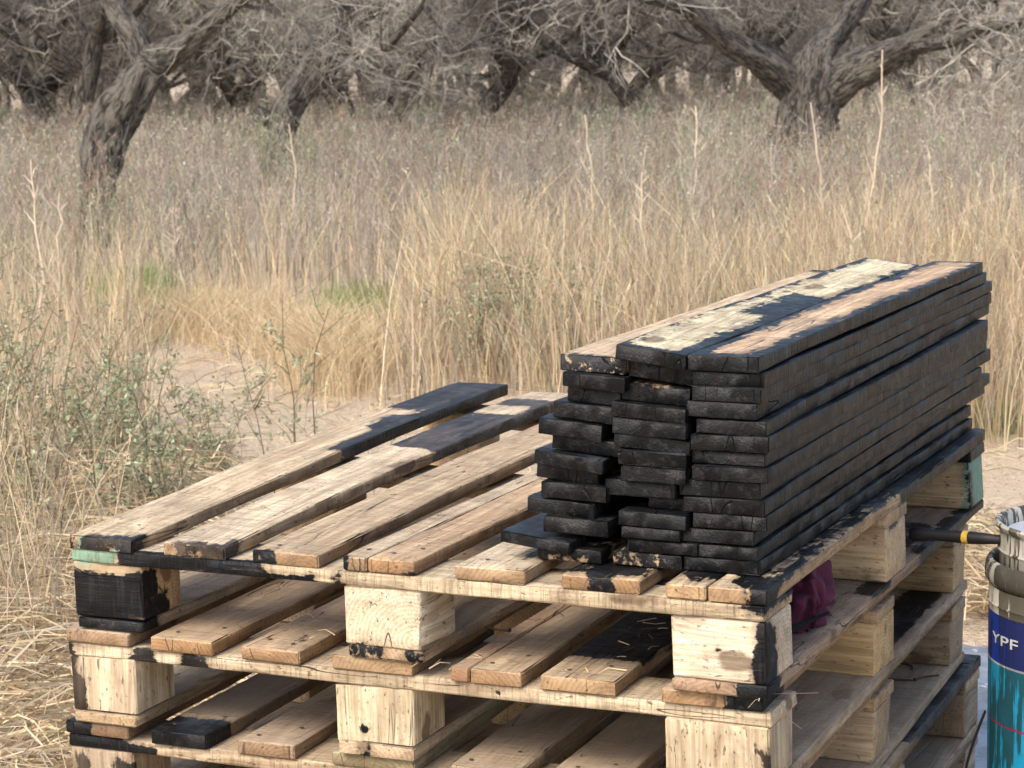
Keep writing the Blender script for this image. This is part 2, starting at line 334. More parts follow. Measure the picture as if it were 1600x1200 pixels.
P2D = [(.001, .110), (.150, .254), (.302, .400), (.449, .576), (.636, .6640), (.6660, .741), (.768, .877), (.943, 1.082)]
DT = (.58, .41, .24)
deck2 = {0: dict(tint=(.50, .38, .26), stain=[(-.01, .04, -.03, .0, -.03, .01)], wear=.5), 1: dict(tint=(.60, .40, .21)), 2: dict(tint=DT, stain=[(.36, .39, .02, .07, -.004, .02)], wear=.6),
         3: dict(tint=(.56, .43, .27)), 4: dict(tint=(.62, .36, .20)), 5: dict(tint=(.58, .42, .25)), 6: dict(tint=(.56, .42, .25), stain=[(.76, .88, .10, 1.2, -.01, .02)], ragged=1.5), 7: dict(tint=(.56, .40, .23), stain=[(1.03, 1.09, -.02, .1, -.03, .02)])}
cross2 = {0: dict(tint=(.70, .57, .39), stain=[(-.01, .012, -.03, .01, -.05, -.02), (.11, .15, -.03, .006, -.05, -.02), (.195, .24, -.03, .004, -.05, -.02)], spots=1.0, ragged=1.6, thin=.4), 1: dict(tint=TN), 2: dict(tint=TN)}
block2 = {(0, 0): dict(ax='Z', tint=(.62, .50, .34), stain=[(-.01, .035, -.03, .005, -.13, -.075), (0, .018, -.02, .004, -.08, -.04)], spots=1.0, wear=.5, ragged=3.0, thin=.8), (0, 1): dict(ax='Z', tint=(.70, .58, .38), stain=[(.49, .503, -.02, .003, -.121, -.098)], spots=.3),
          (0, 2): dict(ax='Z', tint=(.62, .50, .33), stain=[(1.032, 1.042, -.02, .003, -.09, -.03), (1.07, 1.09, -.02, .01, -.12, -.07)], spots=1.0, ragged=2.0, thin=.6), (1, 2): dict(ax='X', tint=(.70, .50, .24)), (2, 2): dict(ax='X', tint=(.62, .44, .22), spots=.3)}
bot2 = {0: dict(tint=(.52, .38, .22)), 1: dict(tint=(.50, .38, .25), stain=[(.48, .51, -.03, .004, -.16, -.12)]), 2: dict(tint=(.50, .38, .26), spots=.7, stain=[(1.0, 1.07, .7, 1.15, -.135, -.12)], wear=.6)}
pallet((-.017, 0, H-.1465), 1.0, 1.094, 1.215, P2D, ((.004, .115), (.55, .665), (1.095, 1.205)), 'second pallet from the top of the pile, directly under the topmost one', deck2, cross2, block2, bot2, .75, bx=((.001, .118), (.449, .576), (.945, 1.09)))
P3D = [(.003, .113), (.153, .250), (.30, .395), (.455, .588), (.64, .745), (.785, .89), (.955, 1.10)]
deck3 = {0: dict(tint=(.45, .30, .19), stain=[(-.01, .05, -.02, .06, -.03, .01)]), 1: dict(tint=(.42, .32, .22), stain=[(.14, .26, -.02, .07, -.03, .02)]), 2: dict(tint=(.46, .34, .23), spots=.5), 3: dict(tint=(.42, .42, .28)), 4: dict(tint=DUS)}
cross3 = {0: dict(tint=(.60, .46, .30), stain=[(-.01, .10, -.03, .01, -.05, -.02), (.1, .16, -.03, .004, -.05, -.03)], spots=.8)}
block3 = {(0, 0): dict(ax='Z', tint=(.45, .34, .23), stain=[(.01, .04, -.02, .01, -.13, -.05), (.08, .12, -.02, .01, -.1, -.06)], spots=.8, ragged=3.0, thin=.8), (1, 2): dict(ax='X', tint=(.48, .36, .23)), (2, 2): dict(ax='X', tint=(.40, .29, .19), spots=.5)}
bot3 = {2: dict(tint=(.50, .38, .26), spots=.6)}
pallet((-.036, .010, H-.293), 1.5, 1.108, 1.245, P3D, ((.004, .115), (.555, .675), (1.125, 1.235)), 'third pallet from the top, bent nails lying on its dusty right side', deck3, cross3, block3, bot3, .85, bx=((.003, .118), (.455, .58), (.97, 1.106)))
P4D = [(0, .112), (.16, .262), (.31, .41), (.455, .57), (.63, .735), (.785, .89), (.945, 1.085)]
deck4 = {6: dict(tint=(.5, .38, .25), stain=[(1.02, 1.1, .78, 1.3, -.05, .02), (.93, 1.1, .98, 1.3, -.01, .02), (1.05, 1.1, .7, .95, -.006, .02)], spots=1.0, wear=.15)}
pallet((-.018, .060, H-.4395), .5, 1.085, 1.262, P4D, ((.003, .115), (.57, .69), (1.14, 1.255)), 'fourth pallet from the top of the pile, black paint on its back right corner', deck4, {}, {(2, 2): dict(tint=(.40, .30, .2), spots=.7)}, {2: dict(tint=(.45, .34, .23), spots=.6)}, .8, bx=((0, .115), (.455, .575), (.95, 1.083)))
pallet((.005, .095, H-.586), 1.8, 1.075, 1.27, P4D[:-1]+[(.94, 1.073)], ((.003, .115), (.57, .69), (1.14, 1.26)), 'lowest pallet of the pile, resting on the sandy ground', {6: dict(tint=(.42, .32, .22), spots=.9)}, {}, {}, {}, .9, bx=((0, .115), (.455, .575), (.94, 1.073)))

# ------------------------------------------------------------------ the stack of black boards
# (x left, x right, top at left, top at right, front y, back y, options)
def plank(xl, xr, zl, zr, yf, yb, label, T=.0188, **o):
    L = yb-yf; o.setdefault('light', [(5, 6, 5, 6, 5, 6)]); o.setdefault('wear', .06)
    for k_ in ('light', 'stain'):
        if k_ in o: o[k_] = [(*q[:4], q[4]+H, q[5]+H) for q in o[k_]]
    ang = math.atan2(zl-zr, xr-xl); yaw = o.pop('yaw', 0.0); pitch = o.pop('pitch', 0.0)
    rot = Matrix.Rotation(yaw, 4, 'Z') @ Matrix.Rotation(pitch, 4, 'X') @ Matrix.Rotation(ang, 4, 'Y')
    tint = o.pop('tint', (.56, .40, .24))
    p = piece('plank', None, (L, xr-xl, T), ((xl+xr)/2, (yf+yb)/2, H+(zl+zr)/2-T/2), 'Y', b=.0013, rot=rot, n=(60, 6, 1), tint=tint, **o)
    p['label'] = label; p['category'] = 'plank'; p['group'] = 'black stained boards stacked on the pallet'
    return p
ORD = ['', 'top', 'second', 'third', 'fourth', 'fifth', 'sixth', 'seventh', 'eighth', 'ninth', 'tenth', 'eleventh', 'twelfth', 'thirteenth', 'fourteenth']
LEFTC = [(.768, .860, .283, .280), (.775, .862, .262, .256), (.770, .850, .242, .236), (.758, .848, .220, .213), (.741, .836, .198, .190), (.751, .850, .174, .166), (.731, .832, .155, .144),
         (.729, .820, .133, .125), (.739, .834, .109, .106), (.718, .815, .086, .081), (.737, .832, .062, .060), (.700, .802, .040, .030), (.735, .830, .0195, .019)]
MIDC = [(.852, .950, .302, .290), (.862, .954, .279, .269), (.854, .949, .248, .242), (.847, .950, .225, .219), (.846, .952, .203, .199), (.842, .950, .183, .174), (.852, .949, .1605, .158),
        (.856, .945, .139, .138), (.831, .934, .117, .116), (.854, .939, .0965, .093), (.853, .950, .077, .075), (.853, .938, .057, .056), (.859, .958, .0385, .0385), (.839, .937, .0195, .0190)]
RIGHTC = [(.951, 1.046, .288, .288), (.952, 1.050, .268, .267), (.954, 1.050, .248, .248), (.951, 1.047, .228, .227), (.958, 1.052, .2065, .206), (.953, 1.061, .185, .186), (.952, 1.054, .1635, .163),
          (.952, 1.055, .1435, .1435), (.938, 1.050, .1235, .124), (.942, 1.054, .1005, .1015), (.953, 1.054, .0785, .079), (.939, 1.040, .0585, .059), (.960, 1.045, .0385, .0385), (.944, 1.050, .0185, .0190)]
prg = random.Random(5)
def dsc(c, i, n, extra=''):
    pos = {'left': 'left column', 'middle': 'middle column', 'right': 'right column'}[c]
    w = 'bottom' if i == n else ORD[i]+(' from the top' if i > 1 else '')
    return 'black board, %s of the stack\'s %s%s' % (w, pos, extra)
def thick(C_, i):
    nxt = (C_[i+1][2]+C_[i+1][3])/2 if i+1 < len(C_) else 0.0
    return min(.0225, max(.0165, (C_[i][2]+C_[i][3])/2-nxt-.0008))
for i, (a, b_, zl, zr) in enumerate(LEFTC):
    o = dict(yaw=prg.uniform(-.008, .008), bow=prg.uniform(-.001, .001))
    yf = .066+prg.uniform(-.012, .010); yb_ = 1.27+prg.uniform(-.04, .04); lab = dsc('left', i+1, 13)
    if i == 0:
        o.update(tint=(.62, .47, .30), light=[(.745, .885, .078, 1.19, -.002, .5)], yaw=.0, wear=.12, ragged=1.0); yb_ = 1.22; lab = dsc('left', 1, 13, ', bare brown wood on its face')
    if i == 2: o.update(wear=.15, tint=(.16, .10, .07))
    if i == 6: o.update(wear=.22, tint=(.2, .13, .08))
    if i == 8: o.update(wear=.35, tint=(.22, .16, .09))
    if i == 11: o.update(yaw=-.03, light=[(.79, .83, .1, 1.3, 0, .029)]); yf = .05
    if i == 12: o.update(light=[(.78, .84, .09, 1.3, -.01, .015), (.75, .8, .0, .07, 0, .01)], tint=(.45, .31, .19))
    if i in (7,): o.update(light=[(.81, .835, .12, 1.3, .1, .12)])
    plank(a, b_, zl, zr, yf, yb_, lab, T=thick(LEFTC, i), **o)
for i, (a, b_, zl, zr) in enumerate(MIDC):
    o = dict(yaw=prg.uniform(-.006, .006), bow=prg.uniform(-.001, .001))
    yf = .066+prg.uniform(-.010, .012); yb_ = 1.30+prg.uniform(-.05, .04); lab = dsc('middle', i+1, 14)
    if i == 0:
        o.update(tint=(.80, .70, .46), yaw=.0, light=[(.862, .932, .075, .46, .25, .5), (.864, .944, .72, 1.26, .25, .5), (.858, .89, .3, .9, .25, .5)], wear=.10, ragged=1.9); yb_ = 1.27; yf = .058; lab = dsc('middle', 1, 14, ', two cream bare patches on it')
    if i == 2: o.update(tint=(.30, .20, .12), light=[(.86, .94, .078, .3, .245, .26)], wear=.12); yf = .07
    if i == 6: o.update(wear=.2, tint=(.25, .17, .1))
    if i == 9: yf = .085; a = .885
    if i == 12: o.update(tint=(.3, .24, .15), wear=.3)
    if i == 13: o.update(tint=(.50, .38, .25), light=[(.84, .91, .0, .10, .004, .016)], wear=.4)
    plank(a, b_, zl, zr, yf, yb_, lab, T=thick(MIDC, i), **o)
YB = [1.365, 1.385, 1.425, 1.415, 1.410, 1.335, 1.36, 1.375, 1.40, 1.32, 1.395, 1.40, 1.27, 1.25]
for i, (a, b_, zl, zr) in enumerate(RIGHTC):
    o = dict(yaw=prg.uniform(-.006, .006), bow=prg.uniform(-.002, .002), pitch=prg.uniform(-.0012, .0012))
    yf = .066+prg.uniform(-.006, .006); yb_ = YB[i]; lab = dsc('right', i+1, 14)
    if i == 0: o.update(tint=(.66, .46, .28), yaw=.0, light=[(.966, 1.024, .09, .5, .26, .5), (.964, 1.032, .4, 1.0, .26, .5), (.970, 1.036, .9, 1.34, .26, .5)], wear=.06, ragged=1.5); lab = dsc('right', 1, 14, ', long strip of bare wood along it')
    if i == 6: o.update(tint=(.3, .22, .14), wear=.2)
    if i == 7: o.update(tint=(.35, .22, .13), wear=.25)
    if i == 10: o.update(tint=(.24, .15, .09), wear=.45)
    if i in (9, 11): o['bow'] = .003
    if i in (5,): o['bow'] = -.002
    plank(a, b_, zl, zr, yf, yb_, lab, T=thick(RIGHTC, i), **o)

# ------------------------------------------------------------------ placement on the field: u = bearing, d = distance ahead
FH = np.array([math.sin(YAW), math.cos(YAW)]); RH = np.array([math.cos(YAW), -math.sin(YAW)])
def gp(u, d):
    """ground x, y for bearing u (as a tangent scaled to 3394) and distance d"""
    t = (np.asarray(u, float)-800)/3394
    return CAM[:2] + np.asarray(d, float)[..., None]*(FH + t[..., None]*RH)
def gz(xy):
    x, y = xy[..., 0], xy[..., 1]
    far = np.clip((np.hypot(x-1, y)-4)/8, 0, 1)
    return far*(.05*np.sin(x*.55+1.0)*np.sin(y*.43)+.03*np.sin(x*1.7)*np.sin(y*1.9+.6))
def sample(n, u0, u1, d0, d1, p=1.0):
    """p = 1: even per area; p = 0: even per distance"""
    r = rng.random(n)
    d = (d0**(p+1)+r*(d1**(p+1)-d0**(p+1)))**(1/(p+1))
    u = rng.uniform(u0, u1, n); return u, d
def sm(x, a, b): t = np.clip((x-a)/(b-a), 0, 1); return t*t*(3-2*t)
def vnoise(x, y, s, seed=0):
    x = x*s+seed*17.3; y = y*s-seed*9.1
    return (np.sin(x*1.3+np.sin(y*1.7+seed))+np.sin(y*1.1+1.7*np.sin(x*.9+2*seed))+.6*np.sin(x*2.7+y*2.1+seed))/2.6

# ------------------------------------------------------------------ strands: many thin strips / tubes in one mesh
def strips(P, w, col, taper=.15, rs=None):
    """P (N,K,3) polylines -> flat ribbons; returns V, tri list, colours"""
    N, K, _ = P.shape; T = P[:, -1]-P[:, 0]
    rv = rng.normal(size=(N, 3)) if rs is None else rs
    S = np.cross(T, rv); S /= np.linalg.norm(S, axis=1, keepdims=True)+1e-9
    ww = w[:, None]*np.linspace(1, taper, K)[None]
    A = P-S[:, None]*ww[..., None]/2; B = P+S[:, None]*ww[..., None]/2
    V = np.stack([A, B], 2).reshape(N, K*2, 3)
    base = (np.arange(N)*K*2)[:, None]
    q = np.array([[2*k, 2*k+1, 2*k+3, 2*k+2] for k in range(K-1)])
    F = (base[:, :, None]+q[None]).reshape(-1, 4)
    return V.reshape(-1, 3), F, np.repeat(col, K*2, axis=0)
def tubes(P, rad, sides=4, wob=0.0):
    """P (N,K,3), rad (N,K) -> closed-section tubes; also returns bark coordinates"""
    N, K, _ = P.shape
    T = np.gradient(P, axis=1); T /= np.linalg.norm(T, axis=2, keepdims=True)+1e-9
    ref = np.array([.31, .17, .93]) if abs(T[..., 2]).mean() < .7 else np.array([.93, .31, .1])
    A = np.cross(T, ref); A /= np.linalg.norm(A, axis=2, keepdims=True)+1e-9; B = np.cross(T, A)
    th = np.linspace(0, 2*np.pi, sides, endpoint=False)
    r = rad[:, :, None]*np.ones(sides)
    S = np.cumsum(np.concatenate([np.zeros((N, 1)), np.linalg.norm(np.diff(P, axis=1), axis=2)], 1), 1)
    if wob:
        for f, a in ((2, .5), (3, .45), (5, .35), (8, .22)):
            r = r*(1+wob*a*np.sin(f*th[None, None]+S[:, :, None]*f*1.4+f*2.1+rng.uniform(0, 6.3, (N, 1, 1))))
    V = P[:, :, None]+r[..., None]*(np.cos(th)[None, None, :, None]*A[:, :, None]+np.sin(th)[None, None, :, None]*B[:, :, None])
    bk = np.stack([r*np.cos(th), r*np.sin(th), np.repeat(S[:, :, None], sides, 2)], -1)
    idx = np.arange(N*K*sides).reshape(N, K, sides); a = idx[:, :-1]; b = idx[:, 1:]
    F = np.stack([a, np.roll(a, -1, 2), np.roll(b, -1, 2), b], -1).reshape(-1, 4)
    return V.reshape(-1, 3), F, bk.reshape(-1, 3)
def join(parts):
    off = 0; VV, FF, CC = [], [], []
    for V, F, C in parts: VV.append(V); FF.append(F+off); CC.append(C); off += len(V)
    return np.concatenate(VV), np.concatenate(FF), np.concatenate(CC)
def bend(base, h, lean, K=3, curve=.5):
    """upright strand with a lean (N,2) that grows towards the tip"""
    t = np.linspace(0, 1, K)[None, :, None]
    P = np.repeat(base[:, None], K, 1).astype(float)
    P[..., 2] += (h[:, None]*t[..., 0]); P[..., :2] += lean[:, None]*(t**(1+curve*2))
    return P
def colmix(n, cols, jit=.12):
    cols = np.array(cols); c = cols[rng.integers(0, len(cols), n)]
    return np.clip(c*rng.normal(1, jit, (n, 1))*rng.normal(1, jit*.25, (n, 3)), .01, .95)

def veg_mat(name, rough=.75, trans=.25, var=0.0):
    t = NT(name); c = t.attr('Col', out='Color')
    if var: c = t.mix(var, c, t.mix(t.noise(t.objco(), 30, 2), (.1, .08, .05), (.7, .6, .45)), 'MULTIPLY')
    t.done(c, rough)
    if trans:
        tr = t.t.nodes.new('ShaderNodeBsdfTranslucent'); t.put(tr.inputs[0], c); mx = t.t.nodes.new('ShaderNodeMixShader')
        mx.inputs[0].default_value = trans; t.t.links.new(t.b.outputs[0], mx.inputs[1]); t.t.links.new(tr.outputs[0], mx.inputs[2])
        t.t.links.new(mx.outputs[0], [n for n in t.t.nodes if n.type == 'OUTPUT_MATERIAL'][0].inputs[0])
    return t.m
GRASS, TWIG, LEAF = veg_mat('dry_grass', .7, .3), veg_mat('twig_bark', .85, 0), veg_mat('leaf', .6, .3)
def bark():
    t = NT('rough_bark'); v = t.attr('bark', out='Vector')
    n1 = t.noise(t.vm('MULTIPLY', v, (34, 34, 9)), 1, 6, .7, 1.2); n2 = t.noise(t.vm('MULTIPLY', v, (14, 14, 4.0)), 1, 4, .65, 1.6); n3 = t.noise(v, 3.5, 3)
    ridge = t.step(t.add(t.mul(n1, .6), t.mul(n2, .5)), .46, .62)
    c = t.mix(ridge, (.014, .012, .010), (.17, .148, .122))
    c = t.mix(t.mul(t.mul(ridge, t.step(n3, .50, .68)), .5), c, (.24, .22, .185))
    return t.done(c, .9, t.add(n1, t.mul(n2, 1.2)), .05, 1.0)
BARK = bark()

# ------------------------------------------------------------------ ground
def ground():
    na, nd = 220, 240
    us = np.linspace(-2600, 4200, na)
    th = np.linspace(0, 2*np.pi, na); rr = np.concatenate([np.linspace(0, 30, 170), np.geomspace(31, 900, 70)])
    X = 1+rr[:, None]*np.cos(th)[None]; Y = rr[:, None]*np.sin(th)[None]
    xy = np.stack([X, Y], -1); Z = gz(xy)
    near = np.exp(-((rr[:, None]-8)/14)**2)
    Z = Z+near*(.012*vnoise(X, Y, 3.1, 2)+.010*vnoise(X, Y, 9.0, 5))
    V = np.stack([X, Y, Z], -1).reshape(-1, 3)
    i = np.arange(na*nd).reshape(nd, na)
    F = np.stack([i[:-1, :-1], i[1:, :-1], i[1:, 1:], i[:-1, 1:]], -1).reshape(-1, 4)
    t = NT('sandy_soil'); v = t.objco()
    n = t.noise(v, 1.1, 5, .6); f = t.noise(v, 24, 5, .7); g = t.noise(t.vm('MULTIPLY', v, (90, 90, 90)), 1, 3)
    c = t.mix(f, (.50, .385, .255), (.70, .56, .40)); c = t.mix(t.mul(t.step(n, .5, .75), .35), c, (.42, .32, .21))
    c = t.mix(t.mul(t.step(g, .56, .66), .6), c, (.26, .18, .11)); c = t.mix(t.mul(t.step(t.noise(v, 3.2, 5, .7), .52, .66), .35), c, (.30, .215, .14))
    c = t.mix(t.mul(t.step(t.noise(v, 7, 4, .7), .56, .66), .5), c, (.62, .50, .35))
    m = t.done(c, .95, t.add(t.mul(f, .9), t.mul(g, .35)), .05, 1.0)
    o = obj('ground', mesh_np('ground', V, [F], [m], smooth=True)); tag(o, kind='structure')
ground()

# ------------------------------------------------------------------ field of dry grass and weeds
def clearing(u, d):
    """1 inside the bare sand patches"""
    x = u; wob = 40*np.sin(d*2.1)+25*np.sin(d*5+1)
    a = sm(x+wob, 170, 260)*(1-sm(x+wob, 590, 700))*(1-sm(d+.25*np.sin(u*.02), 11.4, 12.2))
    b = sm(x, 520, 640)*(1-sm(d+.2*np.sin(u*.031), 8.6, 9.1)-0)
    c = sm(x, 1000, 1200)*(1-sm(d, 7.3, 7.7))
    b = b*(1-sm(x, 1150, 1350))
    return np.clip(np.maximum(np.maximum(a, b), c), 0, 1)
STRAW = [(.58, .45, .27), (.50, .38, .22), (.68, .56, .37), (.34, .25, .155), (.55, .46, .32), (.42, .35, .26)]
BRUSH = [(.30, .26, .21), (.37, .325, .265), (.18, .15, .125), (.48, .43, .355), (.31, .245, .195)]
def straw_field():
    parts = []
    # tall upright stand behind the clearing
    def stand(n, u0, u1, d0, d1, h0, h1, w0, w1, cols, p=.3, keep=None, lean=.14, K=3, heads=0):
        u, d = sample(n, u0, u1, d0, d1, p); k = rng.random(n) > clearing(u, d)
        if keep is not None: k &= rng.random(n) < keep(u, d)
        u, d = u[k], d[k]; xy = gp(u, d)
        clump = vnoise(xy[:, 0], xy[:, 1], 2.3, 1); k = rng.random(len(u)) < .55+.45*clump
        u, d, xy, clump = u[k], d[k], xy[k], clump[k]; m = len(u); shade = 1+.22*vnoise(xy[:, 0], xy[:, 1], 3.7, 6)
        h = rng.uniform(h0, h1, m)*(1+.32*clump)*(.75+.25*rng.random(m)**.5)
        base = np.concatenate([xy, gz(xy)[:, None]-.01], 1)
        ln = rng.normal(0, lean, (m, 2))*h[:, None]
        P = bend(base, h, ln, K); w = rng.uniform(w0, w1, m)
        P[:, 1:-1, :2] += rng.normal(0, .012, P[:, 1:-1, :2].shape)
        cc = np.clip(colmix(m, cols, .18)*shade[:, None], .01, .9); parts.append(strips(P, w, cc, .25))
        if heads:
            k = rng.random(m) < heads; tip = P[k, -1]; s = rng.uniform(.012, .03, k.sum()); dd = P[k, -1]-P[k, -2]; dd /= np.linalg.norm(dd, axis=1, keepdims=True); dd = dd+rng.normal(0, .35, dd.shape)
            parts.append(strips(np.stack([tip-dd*s[:, None]*.3, tip+dd*s[:, None]*.4, tip+dd*s[:, None]], 1), s*.2, cc[k]*.9, .3))
    stand(30000, 560, 2300, 8.4, 11.8, .34, .72, .004, .007, STRAW, lean=.18, K=4, heads=.4)
    stand(16000, 560, 2300, 7.3, 12.8, .15, .40, .004, .007, STRAW, lean=.35)
    stand(9000, 1150, 2300, 7.3, 9.2, .30, .62, .004, .007, STRAW)
    stand(9000, 560, 2300, 8.4, 12.5, .3, .6, .0035, .006, BRUSH, lean=.4, K=4)
    stand(5000, -500, 2300, 12.0, 15.0, .35, .66, .005, .008, STRAW+BRUSH[:2], lean=.2, heads=.5)
    stand(9000, -500, 2300, 13.0, 30.0, .35, .70, .006, .011, [STRAW[2], STRAW[4]]+BRUSH, p=.5, lean=.3)
    stand(9500, -500, 230, 4.6, 12.0, .20, .66, .003, .006, STRAW, lean=.22, K=4, heads=.3)
    stand(2200, 200, 700, 6.2, 12.0, .10, .38, .003, .005, STRAW, lean=.3, keep=lambda u, d: .12+.88*sm(d, 11, 12))
    stand(700, 250, 2300, 8.6, 12.5, .5, .85, .005, .007, STRAW[:3], lean=.55, K=5, heads=.6)
    stand(1500, 150, 700, 8.2, 11.4, .06, .30, .003, .005, STRAW, lean=.4, keep=lambda u, d: 1.0)
    # thatch tuft at the far edge of the clearing and a drooping tuft on its right
    for (cu, cd, su, sd, n, h) in ((330, 11.6, 60, .35, 2600, .26), (520, 9.7, 40, .35, 1800, .34), (480, 10.6, 70, .3, 1300, .25)):
        u = rng.normal(cu, su, n); d = rng.normal(cd, sd, n); xy = gp(u, d)
        base = np.concatenate([xy, gz(xy)[:, None]], 1); hh = rng.uniform(.4, 1, n)*h
        parts.append(strips(bend(base, hh, rng.normal(0, .5, (n, 2))*hh[:, None], 4, .8), rng.uniform(.003, .006, n), colmix(n, STRAW[:3]), .2))
    V, F, C = join(parts)
    o = obj('dry_grass', mesh_np('dry_grass', V, [F], [GRASS], col=C))
    tag(o, 'tall straw-coloured dry grass standing behind the sandy clearing', 'grass', kind='stuff')
    # matted straw lying on the ground
    parts = []
    for (n, u0, u1, d0, d1, p, L0, L1, hz, kf) in ((15000, -500, 330, 3.6, 7.4, 1, .08, .32, .16, None), (9000, 1480, 2300, 5.0, 6.2, 1, .06, .25, .10, lambda u, d: sm(d, 5.05, 5.25)*(1-sm(d, 5.8, 6.15))), (5000, 150, 2300, 6.5, 13, 1, .05, .2, .02, None)):
        u, d = sample(n, u0, u1, d0, d1, p)
        if kf is not None: k = rng.random(n) < kf(u, d); u, d = u[k], d[k]
        xy = gp(u, d); m = len(u)
        k = ~((xy[:, 0] > -.25) & (xy[:, 0] < 1.7) & (xy[:, 1] > -.3) & (xy[:, 1] < 1.6)); xy = xy[k]; m = len(xy)
        a = rng.uniform(0, 6.28, m); L = rng.uniform(L0, L1, m)
        z0 = gz(xy)+rng.random(m)**1.5*hz; dz = rng.normal(0, .12, m)*L
        mid = np.stack([xy[:, 0], xy[:, 1], z0+.02], 1); D = np.stack([np.cos(a)*L, np.sin(a)*L, dz], 1)/2
        bow = rng.normal(0, .12, (m, 3))*L[:, None]; bow[:, 2] = np.abs(bow[:, 2])
        P = np.stack([mid-D, mid-D*.3+bow, mid+D*.4+bow, mid+D], 1); P[..., 2] = np.maximum(P[..., 2], gz(P[..., :2])+.003)
        parts.append(strips(P, rng.uniform(.003, .006, m), colmix(m, STRAW), .5))
    V, F, C = join(parts)
    o = obj('straw', mesh_np('straw', V, [F], [GRASS], col=C)); tag(o, 'matted pale straw lying on the ground around the pallets', 'straw', kind='stuff')
straw_field()

def weeds(name, label, n, u0, u1, d0, d1, p, h0, h1, cols, dcols, nt, nd, tw, ds, keep=None, spread=.45):
    u, d = sample(n, u0, u1, d0, d1, p); k = rng.random(n) > clearing(u, d)
    if keep is not None: k &= rng.random(n) < keep(u, d)
    u, d = u[k], d[k]; xy = gp(u, d); m = len(u); sc_ = np.clip(d/16, .8, 2.6)
    h = rng.uniform(h0, h1, m)*(1+.2*vnoise(xy[:, 0], xy[:, 1], 1.1, 3))
    base = np.concatenate([xy, gz(xy)[:, None]-.02], 1); lean = rng.normal(0, .12, (m, 2))*h[:, None]
    P = bend(base, h, lean, 3); cc = colmix(m, cols)
    parts = [strips(P, tw*1.6*sc_, cc, .35)]
    # side twigs
    pid = np.repeat(np.arange(m), nt); t = rng.uniform(.25, 1, len(pid)); t2 = t[:, None]
    root = base[pid]+np.concatenate([lean[pid]*t2**2, (h[pid]*t)[:, None]], 1)
    a = rng.uniform(0, 6.28, len(pid)); L = h[pid]*rng.uniform(.15, spread, len(pid))*(1.25-t)
    D = np.stack([np.cos(a)*L*.6, np.sin(a)*L*.6, L*rng.uniform(.5, 1.1, len(pid))], 1)
    parts.append(strips(np.stack([root, root+D], 1), tw*sc_[pid], cc[pid]*rng.normal(1, .12, (len(pid), 1)), .3))
    # dry seed heads and small leaves along them
    q = rng.integers(0, len(pid), m*nd); c0 = root[q]+D[q]*rng.uniform(.25, 1.05, (len(q), 1))+rng.normal(0, .012, (len(q), 3))
    s = ds*sc_[pid[q]]*rng.uniform(.5, 1.5, len(q)); A = rng.normal(size=(len(q), 3)); A /= np.linalg.norm(A, axis=1, keepdims=True)
    parts.append(strips(np.stack([c0-A*s[:, None], c0+A*s[:, None]], 1), s*1.1, colmix(len(q), dcols, .16), .35))
    V, F, C = join(parts); C = np.clip(C, .01, .95)
    o = obj(name, mesh_np(name, V, [F], [GRASS], col=C)); tag(o, label, 'weeds', kind='stuff'); return o
SEEDC = [(.44, .395, .33), (.33, .295, .24), (.62, .57, .49), (.22, .19, .155), (.38, .31, .25), (.34, .36, .25)]
weeds('dead_weeds', 'grey-brown dead weeds with fine seed heads filling the field before the trees', 13500, -500, 2300, 12.3, 46, .0, .45, .88, BRUSH, SEEDC, 11, 18, .0040, .0065, spread=.55,
      keep=lambda u, d: 1-.85*np.exp(-((u-160)/95)**2)*(d < 16.8)*(d > 13.2)-.9*np.exp(-((u-445)/55)**2)*(d < 24)*(d > 17))
weeds('rusty_weeds', 'rusty brown dead weeds scattered through the field', 3000, -500, 2300, 12.6, 40, .1, .45, .85, [(.33, .22, .14), (.38, .26, .17)], [(.38, .27, .18), (.43, .32, .22)], 11, 14, .0045, .006,
      keep=lambda u, d: .25+.75*sm(np.sin(u*.011+.8)+np.sin(d*.5), .1, .9))
GRN = [(.24, .27, .15), (.30, .33, .19), (.33, .34, .22)]
weeds('green_weeds', 'olive green weeds growing in patches among the dead ones', 4200, -500, 2300, 12.2, 40, .2, .45, .85, GRN, [(.30, .34, .20), (.38, .41, .27), (.24, .29, .15)], 8, 26, .004, .009,
      keep=lambda u, d: .34+.66*np.clip(np.exp(-((u-480)/110)**2-((d-22)/5)**2)+np.exp(-((u-1150)/170)**2-((d-23)/6)**2)+np.exp(-((u+20)/120)**2-((d-18)/7)**2)+np.exp(-((u-170)/90)**2-((d-13)/1.5)**2)+np.exp(-((u-1560)/90)**2-((d-12.6)/2)**2), 0, 1))
# low bright green grass at the far edge of the clearing, and a few sprouts elsewhere
def green_grass():
    parts = []
    for (cu, cd, su, sd, n, h, cols) in ((205, 13.0, 32, .35, 2600, .20, [(.26, .33, .12), (.32, .38, .16)]), (245, 11.9, 24, .12, 700, .09, [(.10, .15, .09), (.13, .18, .11)]), (560, 12.0, 30, .3, 700, .18, [(.26, .30, .12)]),
                                         (1560, 7.9, 22, .12, 260, .10, [(.25, .30, .14)]), (330, 5.6, 30, .3, 300, .07, [(.24, .32, .12)])):
        u = rng.normal(cu, su, n); d = rng.normal(cd, sd, n); xy = gp(u, d); base = np.concatenate([xy, gz(xy)[:, None]], 1); hh = rng.uniform(.4, 1, n)*h
        parts.append(strips(bend(base, hh, rng.normal(0, .35, (n, 2))*hh[:, None], 3), rng.uniform(.005, .010, n), colmix(n, cols), .2))
    V, F, C = join(parts); o = obj('green_grass', mesh_np('green_grass', V, [F], [LEAF], col=C)); tag(o, 'low fresh green grass at the edge of the sandy clearing', 'grass', kind='stuff')
green_grass()

